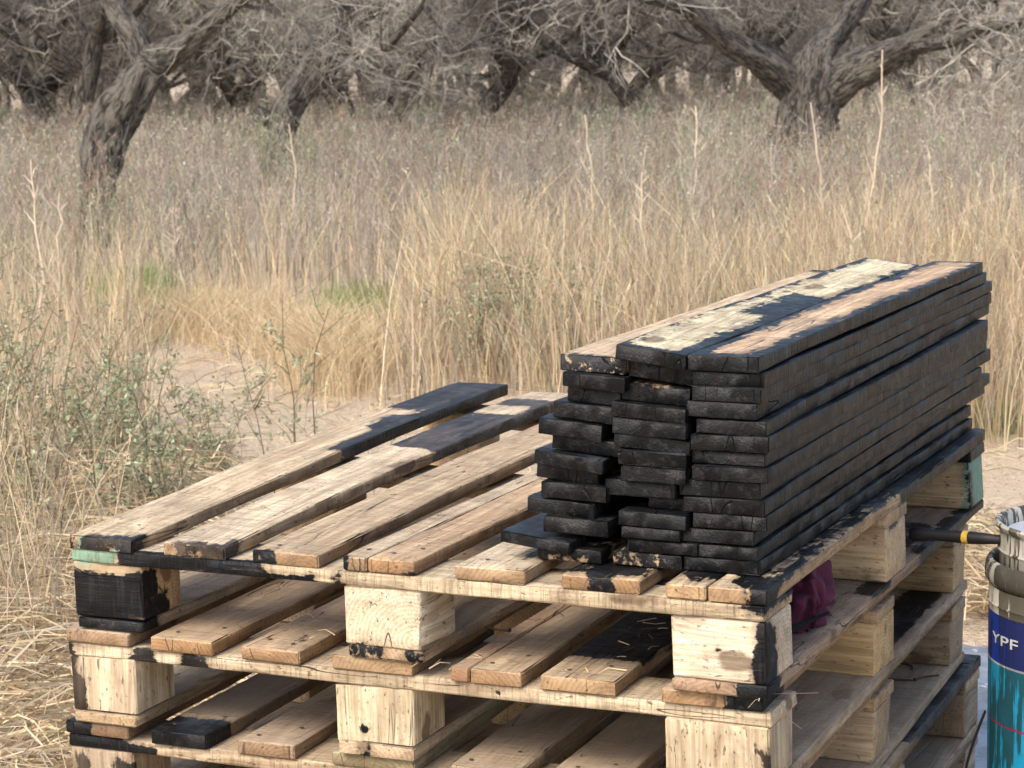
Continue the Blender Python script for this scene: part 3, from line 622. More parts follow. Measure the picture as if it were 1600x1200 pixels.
# ------------------------------------------------------------------ leafy shrubs (things)
def shrub_meshes(seed, h, nst, nleaf, spread, lcols, size):
    r = np.random.default_rng(seed); n = nst
    base = np.concatenate([r.normal(0, .05, (n, 2)), np.full((n, 1), -.01)], 1); a = r.uniform(0, 6.28, n); s = r.uniform(.2, 1, n)*spread
    lean = np.stack([np.cos(a)*s, np.sin(a)*s], 1); hh = h*r.uniform(.6, 1, n)
    P = bend(base, hh, lean, 5, .1); P[:, 1:] += r.normal(0, .012, P[:, 1:].shape)
    pid = np.repeat(np.arange(n), 8); t = r.uniform(.2, .95, len(pid)); k = np.minimum((t*4).astype(int), 3); f = (t*4-k)[:, None]
    root = P[pid, k]*(1-f)+P[pid, k+1]*f
    D = r.normal(0, 1, (len(pid), 3)); D[:, 2] = np.abs(D[:, 2])+.3; D *= (h*.16/np.linalg.norm(D, axis=1))[:, None]
    Q = np.stack([root, root+D*.5+r.normal(0, .01, D.shape), root+D], 1)
    sc1 = np.tile((.20, .15, .10), (n, 1)); sc2 = np.tile((.22, .18, .11), (len(pid), 1))
    st = join([strips(P, np.full(n, .007), sc1, .4), strips(Q, np.full(len(pid), .004), sc2, .5)])
    # leaves: folded blades of two quads
    q = r.integers(0, len(pid), nleaf); tt = r.uniform(.1, 1.05, (nleaf, 1)); c0 = Q[q, 0]*(1-tt)+Q[q, 2]*tt+r.normal(0, .006, (nleaf, 3))
    A = r.normal(0, 1, (nleaf, 3)); A[:, 2] = A[:, 2]*.6+.25; A /= np.linalg.norm(A, axis=1, keepdims=True); s_ = (size*r.uniform(.5, 1.3, nleaf))[:, None]
    S = np.cross(A, r.normal(size=(nleaf, 3))); S /= np.linalg.norm(S, axis=1, keepdims=True); N_ = np.cross(A, S)
    pts = np.stack([c0, c0+A*s_*.5+S*s_*.22+N_*s_*.07, c0+A*s_, c0+A*s_*.5-S*s_*.22+N_*s_*.07], 1).reshape(-1, 3)
    F = np.arange(nleaf*4).reshape(-1, 4); lc = np.array(lcols)[r.integers(0, len(lcols), nleaf)]*r.normal(1, .15, (nleaf, 1))
    return mesh_np('stems', st[0], [st[1]], [TWIG], col=st[2]), mesh_np('leaves', pts, [F], [LEAF], col=np.clip(np.repeat(lc, 4, 0), .02, .9))
GL = [(.26, .29, .17), (.33, .36, .22), (.43, .45, .29), (.19, .22, .12), (.37, .36, .20)]
SH = [shrub_meshes(1, .85, 15, 1700, .38, GL, .018), shrub_meshes(2, .55, 15, 1900, .32, GL, .019), shrub_meshes(3, .72, 4, 190, .12, GL, .022), shrub_meshes(4, .6, 11, 1300, .26, GL, .019)]
for (v, u, d, s, rz, name, lab) in (
    (0, 60, 7.4, .98, 0, 'leafy_shrub', 'tall grey-green leafy shrub at the left edge of the clearing'),
    (0, -70, 6.9, 1.0, 2, 'leafy_shrub', 'grey-green shrub cut by the left border of the photo'),
    (0, 190, 8.4, .62, 4, 'leafy_shrub', 'grey-green shrub in front of the gnarled leaning tree, by bright green grass'),
    (1, 235, 6.2, 1.05, 0, 'leafy_shrub', 'dense low blue-green shrub just behind the pile\'s left corner'),
    (1, 150, 6.9, 1.0, 3, 'leafy_shrub', 'low green shrub between the tall shrub and the dense blue-green one'),
    (1, 330, 6.9, .75, 5, 'leafy_shrub', 'small green shrub on the sand right of the dense blue-green shrub'),
    (2, 470, 6.9, 1.05, 0, 'thin_weed', 'thin leafy weed standing alone in the sandy clearing'),
    (2, 400, 7.6, .8, 1, 'thin_weed', 'short thin weed on the sand left of the lone leafy weed'),
    (2, 620, 6.6, .62, 4, 'thin_weed', 'small thin weed behind the black end of the deck boards'),
    (0, 20, 6.2, .8, 1, 'leafy_shrub', 'grey-green shrub low at the left border in front of the tallest one'),
    (3, 875, 9.3, 1.0, 0, 'leafy_shrub', 'sparse grey-green shrub in the straw left of the black stack'),
    (3, 765, 9.6, .95, 2, 'leafy_shrub', 'pale green shrub in the straw above the pallet\'s far boards'),
    (2, 10, 5.6, .8, 3, 'thin_weed', 'thin leafy weed in the matted straw beside the pile, near the left border'),
    (2, 730, 9.0, 1.0, 2, 'thin_weed', 'thin brown-stemmed weed at the foot of the tall straw')):
    xy = gp(u, d); r_ = empty(name, (xy[0], xy[1], float(gz(xy))), rz, label=lab, cat='shrub' if 'shrub' in name else 'weed', group='leafy plants around the clearing')
    r_.scale = (s, s, s)
    obj('stems', SH[v][0], r_); lo = obj('leaves', SH[v][1], r_); lo['kind'] = 'stuff'

# tall pale dry stalks standing above the weeds
def stalk_mesh(seed):
    r = np.random.default_rng(seed); z = np.linspace(0, 1, 12); P = np.stack([np.cumsum(r.normal(0, .011, 12)), np.cumsum(r.normal(0, .011, 12)), z], 1)[None]
    m = 22; t = r.uniform(.2, .97, m); root = np.stack([np.interp(t, z, P[0, :, 0]), np.interp(t, z, P[0, :, 1]), t], 1); a = r.uniform(0, 6.28, m); L = r.uniform(.06, .2, m)*(1.2-t)
    D = np.stack([np.cos(a)*L*.6, np.sin(a)*L*.6, L], 1)
    V1, F1, _ = tubes(P, np.linspace(.0075, .0035, 12)[None], 5); c1 = np.tile((.70, .58, .44), (len(V1), 1))
    return join([(V1, F1, c1), strips(np.stack([root, root+D*.6, root+D], 1), np.full(m, .006), np.tile((.66, .56, .43), (m, 1)), .4)])
ST = [mesh_np('stalk', *[(x if i != 1 else [x]) for i, x in enumerate(stalk_mesh(s_)[:2])], [GRASS], col=stalk_mesh(s_)[2]) for s_ in (11,)] if False else []
for s_ in (11, 12, 13):
    V_, F_, C_ = stalk_mesh(s_); ST.append(mesh_np('stalk', V_, [F_], [GRASS], col=C_))
for (u, d, h, k, lean, lab) in ((1300, 12.8, 1.12, 0, .06, 'pale branching stalk below the right tree\'s trunk'), (1365, 13.0, 1.42, 1, -.06, 'tallest pale stalk, right of the big dark tree trunk'), (1335, 9.6, .74, 2, .03, 'short pale stalk between the two tall ones'),
    (1075, 13.5, 1.05, 2, .05, 'pale stalk left of the big dark trunk'), (930, 14, 1.0, 0, .02, 'faint stalk in the middle of the field'), (62, 11.0, .98, 1, -.10, 'leftmost pale stalk, in front of the gnarled trunk\'s left side'), (98, 11.2, .80, 0, -.06, 'short pale stalk left of the gnarled trunk\'s foot'),
    (480, 14.5, .98, 1, .04, 'pale stalk right of the middle tree\'s foot'), (290, 12.4, .62, 2, .0, 'short stalk at the far edge of the clearing'), (1560, 11.5, .8, 0, .05, 'dark-tipped stalk near the right border'), (1475, 12.2, .85, 1, .04, 'pale stalk between the tallest stalk and the right border'), (1005, 11.5, .8, 1, -.03, 'pale stalk above the far end of the black stack')):
    xy = gp(u, d); o = obj('dry_stalk', ST[k]); o.location = (xy[0], xy[1], float(gz(xy))-.02); o.scale = (1.3, 1.3, h); o.rotation_euler = (lean*.5, lean, u*.1)
    tag(o, lab, 'plant stalk', 'tall pale stalks above the weeds')

# ------------------------------------------------------------------ trees
def spline(pts, n):
    """Catmull-Rom through (x,y,z,r) nodes"""
    p = np.array(pts, float); p = np.vstack([2*p[0]-p[1], p, 2*p[-1]-p[-2]]); out = []
    m = len(p)-3
    for t in np.linspace(0, m-1e-6, n):
        i = int(t); f = t-i; a, b, c, d = p[i:i+4]
        out.append(.5*((2*b)+(-a+c)*f+(2*a-5*b+4*c-d)*f*f+(-a+3*b-3*c+d)*f**3))
    out = np.array(out); out[:, 3] = np.maximum(out[:, 3], .004); return out
def walk(root, dirn, L, K, wander, r, droop=0.0):
    """crooked polylines: root (N,3), dirn (N,3), L (N,)"""
    N = len(root); d = dirn/(np.linalg.norm(dirn, axis=1, keepdims=True)+1e-9); P = [root]; cur = root
    for k in range(K-1):
        d = d+r.normal(0, wander, (N, 3)); d[:, 2] -= droop; d /= np.linalg.norm(d, axis=1, keepdims=True)
        cur = cur+d*(L/(K-1))[:, None]; P.append(cur)
    return np.stack(P, 1)
def sprout(P, per, L0, L1, r, up_=.1, out=1.0):
    """children of polylines P: roots spread along, directions between parent direction and random"""
    N, K, _ = P.shape; pid = np.repeat(np.arange(N), per); t = r.uniform(.12, 1.0, len(pid))*(K-1); k = np.minimum(t.astype(int), K-2); f = (t-k)[:, None]
    root = P[pid, k]*(1-f)+P[pid, k+1]*f; T = P[pid, k+1]-P[pid, k]; T /= np.linalg.norm(T, axis=1, keepdims=True)+1e-9
    d = T*.6+r.normal(0, .62*out, T.shape); d[:, 2] += up_
    return root, d, r.uniform(L0, L1, len(pid))
TWC = np.array([(.20, .182, .155), (.115, .103, .086), (.30, .278, .24), (.165, .150, .126)])
def crown(starts, dirs, lens, seed, per=(7, 7, 5), L=((.5, 1.1), (.22, .5), (.08, .22)), w=(.022, .010, .006, .004), pale=0.0, up_=.1, droop=0.0, wmul=1.0):
    r = np.random.default_rng(seed); parts = []
    P0 = walk(starts, dirs, lens, 8, .30, r, droop)
    V, F, _ = tubes(P0, np.linspace(w[0], w[1], 8)[None]*np.ones((len(P0), 1))*wmul, 4); parts.append((V, F, np.tile(TWC[1], (len(V), 1))))
    P = P0; cols = [1.0, 1.05, 1.15]
    for lv in range(3):
        ro, d, l = sprout(P, per[lv], *L[lv], r, up_, 1.0)
        P = walk(ro, d, l, (6, 5, 4)[lv], .34, r, droop)
        c = TWC[r.integers(0, 4, len(P))]*cols[lv]*(1-pale)+np.array((.56, .52, .45))*pale
        c = c*r.normal(1, .12, (len(P), 1))
        parts.append(strips(P, np.full(len(P), w[lv+1]*wmul)*r.uniform(.7, 1.3, len(P)), np.clip(c, .02, .9), .4, rs=r.normal(size=(len(P), 3))))
    return join(parts)
def hero_tree(label, limbs, crown_spec, name='bare_tree', slim=.9):
    """limbs: list of node lists (x,y,z,r) in world space; the first starts in the ground"""
    b = np.array(limbs[0][0][:3]); root = empty(name, (b[0], b[1], 0), label=label, cat='tree', group='bare gnarled trees of the wood')
    o0 = np.array((b[0], b[1], 0))
    for i, nodes in enumerate(limbs):
        p = spline(nodes, 16*len(nodes)); p[:, 3] *= slim; P = p[None, :, :3]-o0; ns = 44 if i == 0 else 28; V, F, bk = tubes(P, p[None, :, 3], ns, .16)
        n = np.array([mnoise.noise(Vector(v)*7.0)+.9*(.35-abs(mnoise.noise(Vector((q[0]*26, q[1]*26, q[2]*7)))))+.3*mnoise.noise(Vector(v)*30.0) for v, q in zip(V+o0, bk)])
        c = np.repeat(P[0], ns, axis=0); dd = V-c; V = c+dd*(1+.13*n[:, None])
        me = mesh_np('trunk' if i == 0 else 'limb', V, [F], [BARK], attrs=dict(bark=bk), smooth=True); obj('trunk' if i == 0 else 'limb', me, root)
    S, D, LN = [], [], []
    r = np.random.default_rng(len(label))
    for (li, t0, t1, n, dx, dl) in crown_spec['from']:
        p = spline(limbs[li], 60); k = (r.uniform(t0, t1, n)*59).astype(int); S.append(p[k, :3]-o0)
        D.append(np.array(dx)+r.normal(0, .55, (n, 3))); LN.append(r.uniform(dl*.5, dl, n))
    V, F, C = crown(np.concatenate(S), np.concatenate(D), np.concatenate(LN), len(label)+3, **crown_spec.get('kw', {}))
    o = obj('crown', mesh_np('crown', V, [F], [TWIG], col=C), root)
    return root
A = (  # left, gnarled and leaning
 [(-8.2, 11.44, -.15, .17), (-8.17, 11.51, .28, .155), (-8.14, 11.59, .68, .19), (-8.08, 11.67, .97, .215), (-7.93, 11.78, 1.24, .20), (-7.79, 11.88, 1.42, .165), (-7.5, 11.81, 1.54, .125), (-7.17, 11.77, 1.74, .093), (-6.79, 11.76, 1.96, .072), (-6.34, 11.78, 2.3, .055), (-5.9, 11.9, 2.9, .03)],
 [(-7.84, 11.83, 1.34, .12), (-7.90, 11.88, 1.46, .115), (-7.99, 11.93, 1.61, .111), (-8.25, 12.06, 1.82, .107), (-8.5, 12.22, 2.08, .088), (-8.68, 12.41, 2.5, .063), (-8.9, 12.6, 3.3, .03)],
 [(-6.9, 11.76, 1.88, .06), (-6.5, 11.3, 2.0, .05), (-6.0, 11.0, 2.25, .035), (-5.4, 10.8, 2.3, .02)])
hero_tree('gnarled leaning bare tree with furrowed bark, its thick trunk forking low beside the left shrubs', A,
  {'from': [(0, .75, 1, 14, (.3, .3, .6), 1.3), (1, .55, 1, 10, (-.4, .4, .7), 1.3), (2, .2, 1, 8, (.5, .1, .3), 1.0), (0, .68, .9, 2, (.5, .4, -.2), .6)], 'kw': dict(w=(.02, .010, .006, .0045), pale=.18)}, slim=.76)
B = (
 [(-10.58, 18.1, -.15, .19), (-10.55, 18.17, .1, .165), (-10.52, 18.25, .43, .156), (-10.47, 18.34, .82, .163), (-10.26, 18.5, 1.23, .148), (-10.03, 18.67, 1.61, .134), (-9.62, 18.69, 1.91, .105), (-9.16, 18.73, 2.2, .076), (-8.64, 18.79, 2.6, .055), (-8.2, 19, 3.3, .03)],
 [(-10.05, 18.66, 1.58, .075), (-9.57, 18.42, 1.47, .058), (-9.18, 18.27, 1.5, .048), (-8.86, 18.12, 1.71, .041), (-8.59, 18.05, 1.95, .03)],
 [(-10.5, 18.3, .70, .09), (-10.66, 18.2, .80, .08), (-10.74, 18.15, .90, .06)],
 [(-9.75, 18.7, 1.82, .07), (-9.9, 18.4, 2.1, .055), (-10.1, 18.2, 2.6, .04), (-10.4, 18, 3.3, .025)])
hero_tree('bare tree with a leaning dark trunk and a broken stub, right of the gnarled one', B,
  {'from': [(0, .75, 1, 12, (.3, .3, .5), 1.3), (1, .3, 1, 6, (.5, 0, .2), 1.0), (3, .1, 1, 8, (-.2, 0, .4), 1.2)], 'kw': dict(w=(.022, .012, .009, .006), pale=.22, droop=.02)}, slim=1.05)
Cc = (
 [(-4.76, 18.62, -.2, .42), (-4.71, 18.68, .22, .357), (-4.67, 18.77, .61, .33), (-4.64, 18.82, .86, .31), (-4.61, 18.88, 1.12, .25), (-4.60, 19.0, 1.35, .19)],
 [(-4.66, 18.85, .80, .22), (-4.80, 18.75, 1.04, .175), (-4.99, 18.5, 1.26, .161), (-5.25, 18.2, 1.47, .14), (-5.42, 17.93, 1.68, .12), (-5.56, 17.67, 1.87, .106), (-5.85, 17.32, 1.97, .08), (-6.35, 16.91, 2.25, .055), (-6.9, 16.6, 2.6, .03)],
 [(-4.65, 18.86, 1.10, .20), (-4.61, 19.26, 1.4, .171), (-4.47, 19.6, 1.69, .146), (-4.33, 20.06, 2.09, .101), (-4.2, 20.4, 2.8, .06), (-4.1, 20.6, 3.8, .03)],
 [(-4.62, 18.84, .84, .23), (-4.40, 18.88, 1.0, .215), (-4.11, 18.9, 1.18, .193), (-3.74, 18.88, 1.35, .159), (-3.35, 18.86, 1.53, .126), (-2.92, 18.89, 1.8, .106), (-2.49, 18.91, 2.15, .074), (-2.0, 18.9, 2.8, .04)],
 [(-3.6, 18.87, 1.42, .085), (-3.2, 18.5, 1.42, .07), (-2.7, 18.2, 1.55, .055), (-2.2, 18.0, 1.62, .04), (-1.7, 17.9, 1.9, .03)],
 [(-5.3, 18.12, 1.54, .05), (-5.6, 18.3, 1.50, .04), (-5.9, 18.2, 1.62, .03)])
hero_tree('massive dark tree with a thick trunk forking into spreading limbs above the black stack', Cc,
  {'from': [(1, .7, 1, 6, (-.2, .3, .6), 1.1), (2, .6, 1, 6, (0, .4, .6), 1.3), (3, .75, 1, 7, (.3, .2, .6), 1.1), (4, .4, 1, 8, (.3, -.2, -.5), .8), (3, .6, .75, 2, (.2, -.5, -.3), .6)], 'kw': dict(w=(.02, .013, .009, .0065), pale=.32, droop=.06)})
# big dead limbs' neighbours: plainer trees, copied from five builds
def far_tree(seed, lean, h, nl, r0):
    r0 *= .82
    r = np.random.default_rng(seed); tr = []; ang = r.uniform(0, 6.28)
    pts = [(0, 0, -.15, r0*1.15), (lean*.10, 0, .5, r0), (lean*.45, r.normal(0, .1), 1.0, r0*.9), (lean*.9, r.normal(0, .1), 1.5, r0*.75)]
    p = spline(pts, 14); limbs = [p]
    for i in range(nl):
        a = ang+i*6.28/nl+r.normal(0, .3); q = np.array(p[r.integers(8, 14)]); nodes = [(q[0], q[1], q[2], r0*.55)]; L = r.uniform(.7, 1.2)*h*.4
        for k in range(1, 5): nodes.append((q[0]+math.cos(a)*L*k*.32+r.normal(0, .12), q[1]+math.sin(a)*L*k*.32+r.normal(0, .12), q[2]+(.22, .5, .8, 1.0)[k-1]*L*r.uniform(.7, 1.2), r0*(.48, .36, .25, .13)[k-1]))
        limbs.append(spline(nodes, 16))
    VV, FF, BB, off = [], [], [], 0
    for l in limbs:
        V, F, bk = tubes(l[None, :, :3], l[None, :, 3], 8, .12); VV.append(V); FF.append(F+off); BB.append(bk); off += len(V)
    trunk = mesh_np('trunk', np.concatenate(VV), [np.concatenate(FF)], [BARK], attrs=dict(bark=np.concatenate(BB)), smooth=True)
    S, D = [], []
    for l in limbs[1:]:
        k = r.integers(6, 16, 11); S.append(l[k, :3]); D.append(r.normal(0, .7, (11, 3))+(0, 0, .28))
    S = np.concatenate(S); D = np.concatenate(D)
    V, F, C = crown(S, D, r.uniform(.7, 1.7, len(S)), seed, per=(7, 7, 5), w=(.026, .015, .010, .007), droop=.0, up_=.15)
    return trunk, mesh_np('crown', V, [F], [TWIG], col=C)
FT = [far_tree(21, .9, 4.2, 5, .16), far_tree(22, -.8, 3.8, 5, .19), far_tree(23, .3, 4.5, 6, .14), far_tree(24, 1.4, 3.6, 5, .13), far_tree(25, -1.5, 4.0, 5, .15)]
tr_rng = random.Random(3); spots = []
named = [(140, 30, 2, 'slender dark trunk in the background behind the gnarled leaning tree'), (705, 40, 3, 'arching dark tree in the gap between the two leaning trees and the massive one'), (790, 44, 4, 'low arching tree in the background near the middle'),
         (1425, 33, 2, 'thin dark tree behind the drooping twigs right of the massive one'), (345, 34, 0, 'background tree between the gnarled tree and the one with a stub'), (560, 36, 1, 'background tree just right of the trunk with the broken stub'), (975, 36, 0, 'background tree left of the massive tree\'s long left limb')]
for (u, d, k, lab) in named: spots.append((u, d, k, lab))
tries = 0
while len(spots) < 60 and tries < 4000:
    tries += 1; d = 27+48*tr_rng.random()**.8; u = tr_rng.uniform(-170, 1770)
    if all(((u-a)*d/3394)**2+((d-b)*.8)**2 > 2.2**2 for a, b, *_ in spots): spots.append((u, d, tr_rng.randrange(5), None))
MARKS = [(-400, 'the left border'), (150, 'the gnarled tree'), (440, 'the stubbed tree'), (745, 'the middle gap'), (1250, 'the massive tree'), (1900, 'the right border')]
seg = {}
for q in spots:
    if q[3] is None:
        k_ = max(a for a in range(len(MARKS)-1) if q[0] >= MARKS[a][0]); seg.setdefault((k_, q[1] > 48), []).append(q)
for key in seg: seg[key].sort()
NTH = ['first', 'second', 'third', 'fourth', 'fifth', 'sixth', 'seventh', 'eighth', 'ninth', 'tenth', 'eleventh', 'twelfth']
for i, q in enumerate(spots):
    u, d, k, lab = q; xy = gp(u, d)
    if lab is None:
        key = [k_ for k_ in seg if q in seg[k_]][0]
        lab = '%s %s bare tree from the left between %s and %s' % (NTH[seg[key].index(q)], 'farther' if key[1] else 'nearer', MARKS[key[0]][1], MARKS[key[0]+1][1])
    r_ = empty('bare_tree', (xy[0], xy[1], float(gz(xy))), 0, label=lab.replace('between the left border', 'between the left border'), cat='tree', group='bare grey trees crowding the background')
    s = tr_rng.uniform(.9, 1.3); r_.scale = (s, s, s*tr_rng.uniform(.9, 1.1)); r_.rotation_euler = (0, 0, -YAW*0+tr_rng.uniform(-.7, .7)+(3.14 if tr_rng.random() < .3 else 0))
    obj('trunk', FT[k][0], r_); obj('crown', FT[k][1], r_)
# thicket closing the view behind them
def thicket():
    n = 32000; r = np.random.default_rng(77); u, d = sample(n, -900, 2500, 62, 105, .5); k_ = vnoise(u/170, d*0, 3.1, 9)+.3*r.random(n) < .80; u, d = u[k_], d[k_]; n = len(u); xy = gp(u, d)
    z = 1.0+r.random(n)**.8*5.5*(.75+.25*vnoise(xy[:, 0], xy[:, 1], .25, 4)); ro = np.concatenate([xy, z[:, None]], 1); dr = r.normal(0, 1, (n, 3)); dr[:, 2] = np.abs(dr[:, 2])*.6+.1
    P = walk(ro, dr, r.uniform(.6, 2.2, n), 5, .4, r, .03)
    c = TWC[r.integers(0, 4, n)]*r.normal(1.25, .2, (n, 1)); s1 = strips(P, r.uniform(.03, .075, n), np.clip(c, .03, .9), .3, rs=r.normal(size=(n, 3)))
    m = 260; u, d = sample(m, -900, 2500, 60, 100, .5); xy = gp(u, d); Q = bend(np.concatenate([xy, np.zeros((m, 1))], 1), r.uniform(2, 4, m), r.normal(0, .6, (m, 2)), 5)
    V, F, _ = tubes(Q, np.linspace(.14, .05, 5)[None]*np.ones((m, 1)), 6)
    s2 = (V, F, np.tile((.09, .075, .06), (len(V), 1))); V, F, C = join([s1, s2])
    o = obj('far_thicket', mesh_np('far_thicket', V, [F], [TWIG], col=C)); tag(o, 'far-off thicket of bare grey branches closing the horizon', 'woods', kind='stuff')
thicket()

# ------------------------------------------------------------------ things around the pallets
def lathe(prof, n=64):
    p = np.array(prof); th = np.linspace(0, 2*np.pi, n, endpoint=False)
    V = np.stack([p[:, None, 0]*np.cos(th), p[:, None, 0]*np.sin(th), p[:, None, 1]*np.ones(n)], -1).reshape(-1, 3)
    i = np.arange(len(p)*n).reshape(len(p), n); F = np.stack([i[:-1], np.roll(i[:-1], -1, 1), np.roll(i[1:], -1, 1), i[1:]], -1).reshape(-1, 4)
    return V, F
def lobj(name, prof, mat, parent, n=64, sharp=40, Mx=None):
    V, F = lathe(prof, n); me = mesh_np(name, V, [F], [mat], smooth=True); me.set_sharp_from_angle(angle=math.radians(sharp)); o = obj(name, me, parent)
    if Mx is not None: o.matrix_local = Mx
    return o
def streaked(name, base, dirt, amt=.5, rough=.45, metal=0.0, thr=.5):
    t = NT(name); v = t.objco()
    s = t.noise(t.vm('MULTIPLY', v, (40, 40, 4.5)), 1, 5, .65); s2 = t.noise(t.vm('MULTIPLY', v, (90, 90, 9)), 1, 3, .6); n = t.noise(v, 16, 5, .6)
    m = t.mul(t.step(t.add(t.mul(s, .6), t.add(t.mul(s2, .35), t.mul(n, .1))), thr, thr+.05), amt)
    c = t.mix(m, base, dirt); c = t.mix(t.mul(t.step(n, .5, .75), .3), c, tuple(x*.6 for x in base))
    return t.done(c, t.add(rough, t.mul(m, .3)), t.add(s2, m), .002, .5, Metallic=metal)
WHITE = streaked('grimy_white_tin', (.58, .55, .47), (.05, .043, .028), .95, .5, 0, .485)
BLUE = streaked('blue_print', (.010, .04, .30), (.008, .010, .04), .8, .35, 0, .5)
TEAL = streaked('teal_print', (.015, .29, .50), (.006, .05, .055), .92, .35, 0, .49)
SILV = streaked('silver_line', (.50, .52, .52), (.08, .09, .09), .6, .4)
REDL = streaked('red_line', (.42, .02, .08), (.05, .03, .05), .5, .4)
TIN = streaked('stained_tin', (.42, .40, .35), (.035, .03, .02), .95, .42, .0, .475)
DARKM = plain('black_lacquered_wood', (.009, .009, .010), .6, 60, .3, .0005)
WIRE = plain('dark_wire', (.03, .03, .03), .5)
DX, DY = 1.335, .812
def drum():
    r = .150; top = H-.078
    root = empty('paint_drum', (DX, DY, 0), label='blue and teal metal drum with a grimy white upper band, standing right of the pallets', cat='drum')
    z = lambda q: H+q-.040
    lobj('rim', [(r-.004, z(-.118)), (r+.001, z(-.116)), (r+.006, z(-.108)), (r+.0065, z(-.098)), (r+.005, z(-.086)), (r+.002, z(-.080)), (r-.004, z(-.078)), (r-.007, z(-.082)), (r-.007, z(-.118))], TIN, root)
    lobj('body', [(r-.001, z(-.1185)), (r, z(-.125)), (r, z(-.142)), (r+.002, z(-.145)), (r, z(-.148)), (r, z(-.158))], WHITE, root)
    lobj('label_band', [(r+.0004, z(-.1585)), (r+.0004, z(-.234))], BLUE, root)
    lobj('label_band', [(r+.0006, z(-.2342)), (r+.0006, z(-.2375))], SILV, root)
    lobj('label_band', [(r+.0004, z(-.2377)), (r+.0004, z(-.330))], TEAL, root)
    lobj('label_band', [(r+.0006, z(-.3302)), (r+.0006, z(-.3330))], REDL, root)
    lobj('label_band', [(r+.0004, z(-.3332)), (r+.0004, .14)], TEAL, root)
    lobj('base', [(r, .1398), (r, .02), (r+.004, .012), (r+.004, .0), (r-.01, .0), (r-.01, .01), (0.0, .01)], WHITE, root)
    # printed lettering wrapped round the band
    cu = bpy.data.curves.new('lettering', 'FONT'); cu.body = 'YPF'; cu.size = .0235; cu.extrude = .0004; cu.space_character = 1.02
    tmp = bpy.data.objects.new('lettering', cu); COL.objects.link(tmp); dg = bpy.context.evaluated_depsgraph_get()
    me = bpy.data.meshes.new_from_object(tmp.evaluated_get(dg)); bpy.data.objects.remove(tmp)
    # angle of the F as seen in the photograph
    for v in me.vertices: v.co.x *= 1.95
    view = math.atan2(CAM[1]-DY, CAM[0]-DX); wdt = max(v.co.x for v in me.vertices)
    th0 = view-.73-.55*wdt/r
    for v in me.vertices:
        a = th0+(v.co.x-wdt*.45)/r; rr = r+.0012+v.co.z
        v.co = Vector((rr*math.cos(a), rr*math.sin(a), z(-.192)+v.co.y-.012))
    me.materials.clear(); me.materials.append(plain('pale_print', (.55, .56, .56), .5)); obj('lettering', me, root)
    # wire handle hanging at the side
    a0 = math.atan2(CAM[1]-DY, CAM[0]-DX)-1.55
    nx, ny = math.cos(a0), math.sin(a0)
    pts = np.array([(nx*(r+.004)+t_*ny*.16-nx*0, ny*(r+.004)-t_*nx*.16, z(-.335)-.22*math.sin(min(1, t_)*1.57)) for t_ in np.linspace(0, 1, 14)])
    pts[:, 0] += nx*.035*np.sin(np.linspace(0, 1, 14)*3.14); pts[:, 1] += ny*.035*np.sin(np.linspace(0, 1, 14)*3.14)
    V, F, _ = tubes(pts[None], np.full((1, 14), .0022), 8); obj('handle', mesh_np('handle', V, [F], [WIRE], smooth=True), root)
    # small open tin standing in the drum's mouth
    tin = empty('paint_tin', (DX+.002, DY-.0, z(-.085)), label='small open paint tin with pale drips, sitting in the mouth of the blue drum', cat='tin')
    q = .136
    lobj('body', [(q-.002, -.10), (q, -.096), (q, .018), (q+.003, .022), (q, .026), (q, .052), (q+.006, .058), (q+.0075, .063), (q+.005, .067), (q, .066), (q-.003, .062), (q-.006, .05), (q-.0065, -.095), (0.0, -.095)], TIN, tin)
    lobj('paint', [(q-.0068, .045), (.08, .046), (.03, .0465), (0.0, .0465)], plain('grey_white_paint', (.42, .45, .50), .3, 12, .25, .002), tin)
    # brush across the opening
    zr = H; b0 = np.array((1.058, .80, zr-.097)); b1 = np.array((1.213, .765, zr-.089))
    bro = empty('paint_brush', tuple(b0), label='black handled paint brush with a yellow band, lying from the pallet to the drum', cat='brush')
    d = Vector(b1-b0); Mq = d.to_track_quat('Z', 'X').to_matrix().to_4x4(); L = d.length
    lobj('handle', [(0.0, .0), (.010, .001), (.0125, .006), (.0115, .02), (.0088, .038), (.0090, .06), (.0100, .085), (.0100, .105), (.0092, .125), (.0070, L-.004), (.003, L), (0, L+.001)], DARKM, bro, 24, 80, Mq)
    lobj('band', [(.0096, .092), (.0106, .0925), (.0106, .102), (.0096, .1025)], plain('yellow_band', (.62, .40, .06), .5, 200, .5), bro, 24, 40, Mq)
    fer = [(0, -.045), (.015, -.045), (.0155, -.02), (.010, .002), (0, .003)]
    f_ = lobj('ferrule', fer, plain('tarry_metal', (.06, .055, .05), .5, 60), bro, 24, 40, Mq @ Matrix.Diagonal((.6, 1.35, 1, 1)))
    n = 260; rr = np.random.default_rng(4); rt = np.stack([rr.uniform(-.008, .008, n), rr.uniform(-.019, .019, n), np.full(n, -.044)], 1); tp = rt*np.array((.7, 1.0, 1))+np.stack([np.zeros(n), np.zeros(n), -rr.uniform(.035, .055, n)], 1)
    V, F, C = strips(np.stack([rt, tp], 1), np.full(n, .0016), np.tile((.03, .025, .022), (n, 1)), .5); bo = obj('bristles', mesh_np('bristles', V, [F], [TWIG], col=C), bro); bo.matrix_local = Mq
drum()

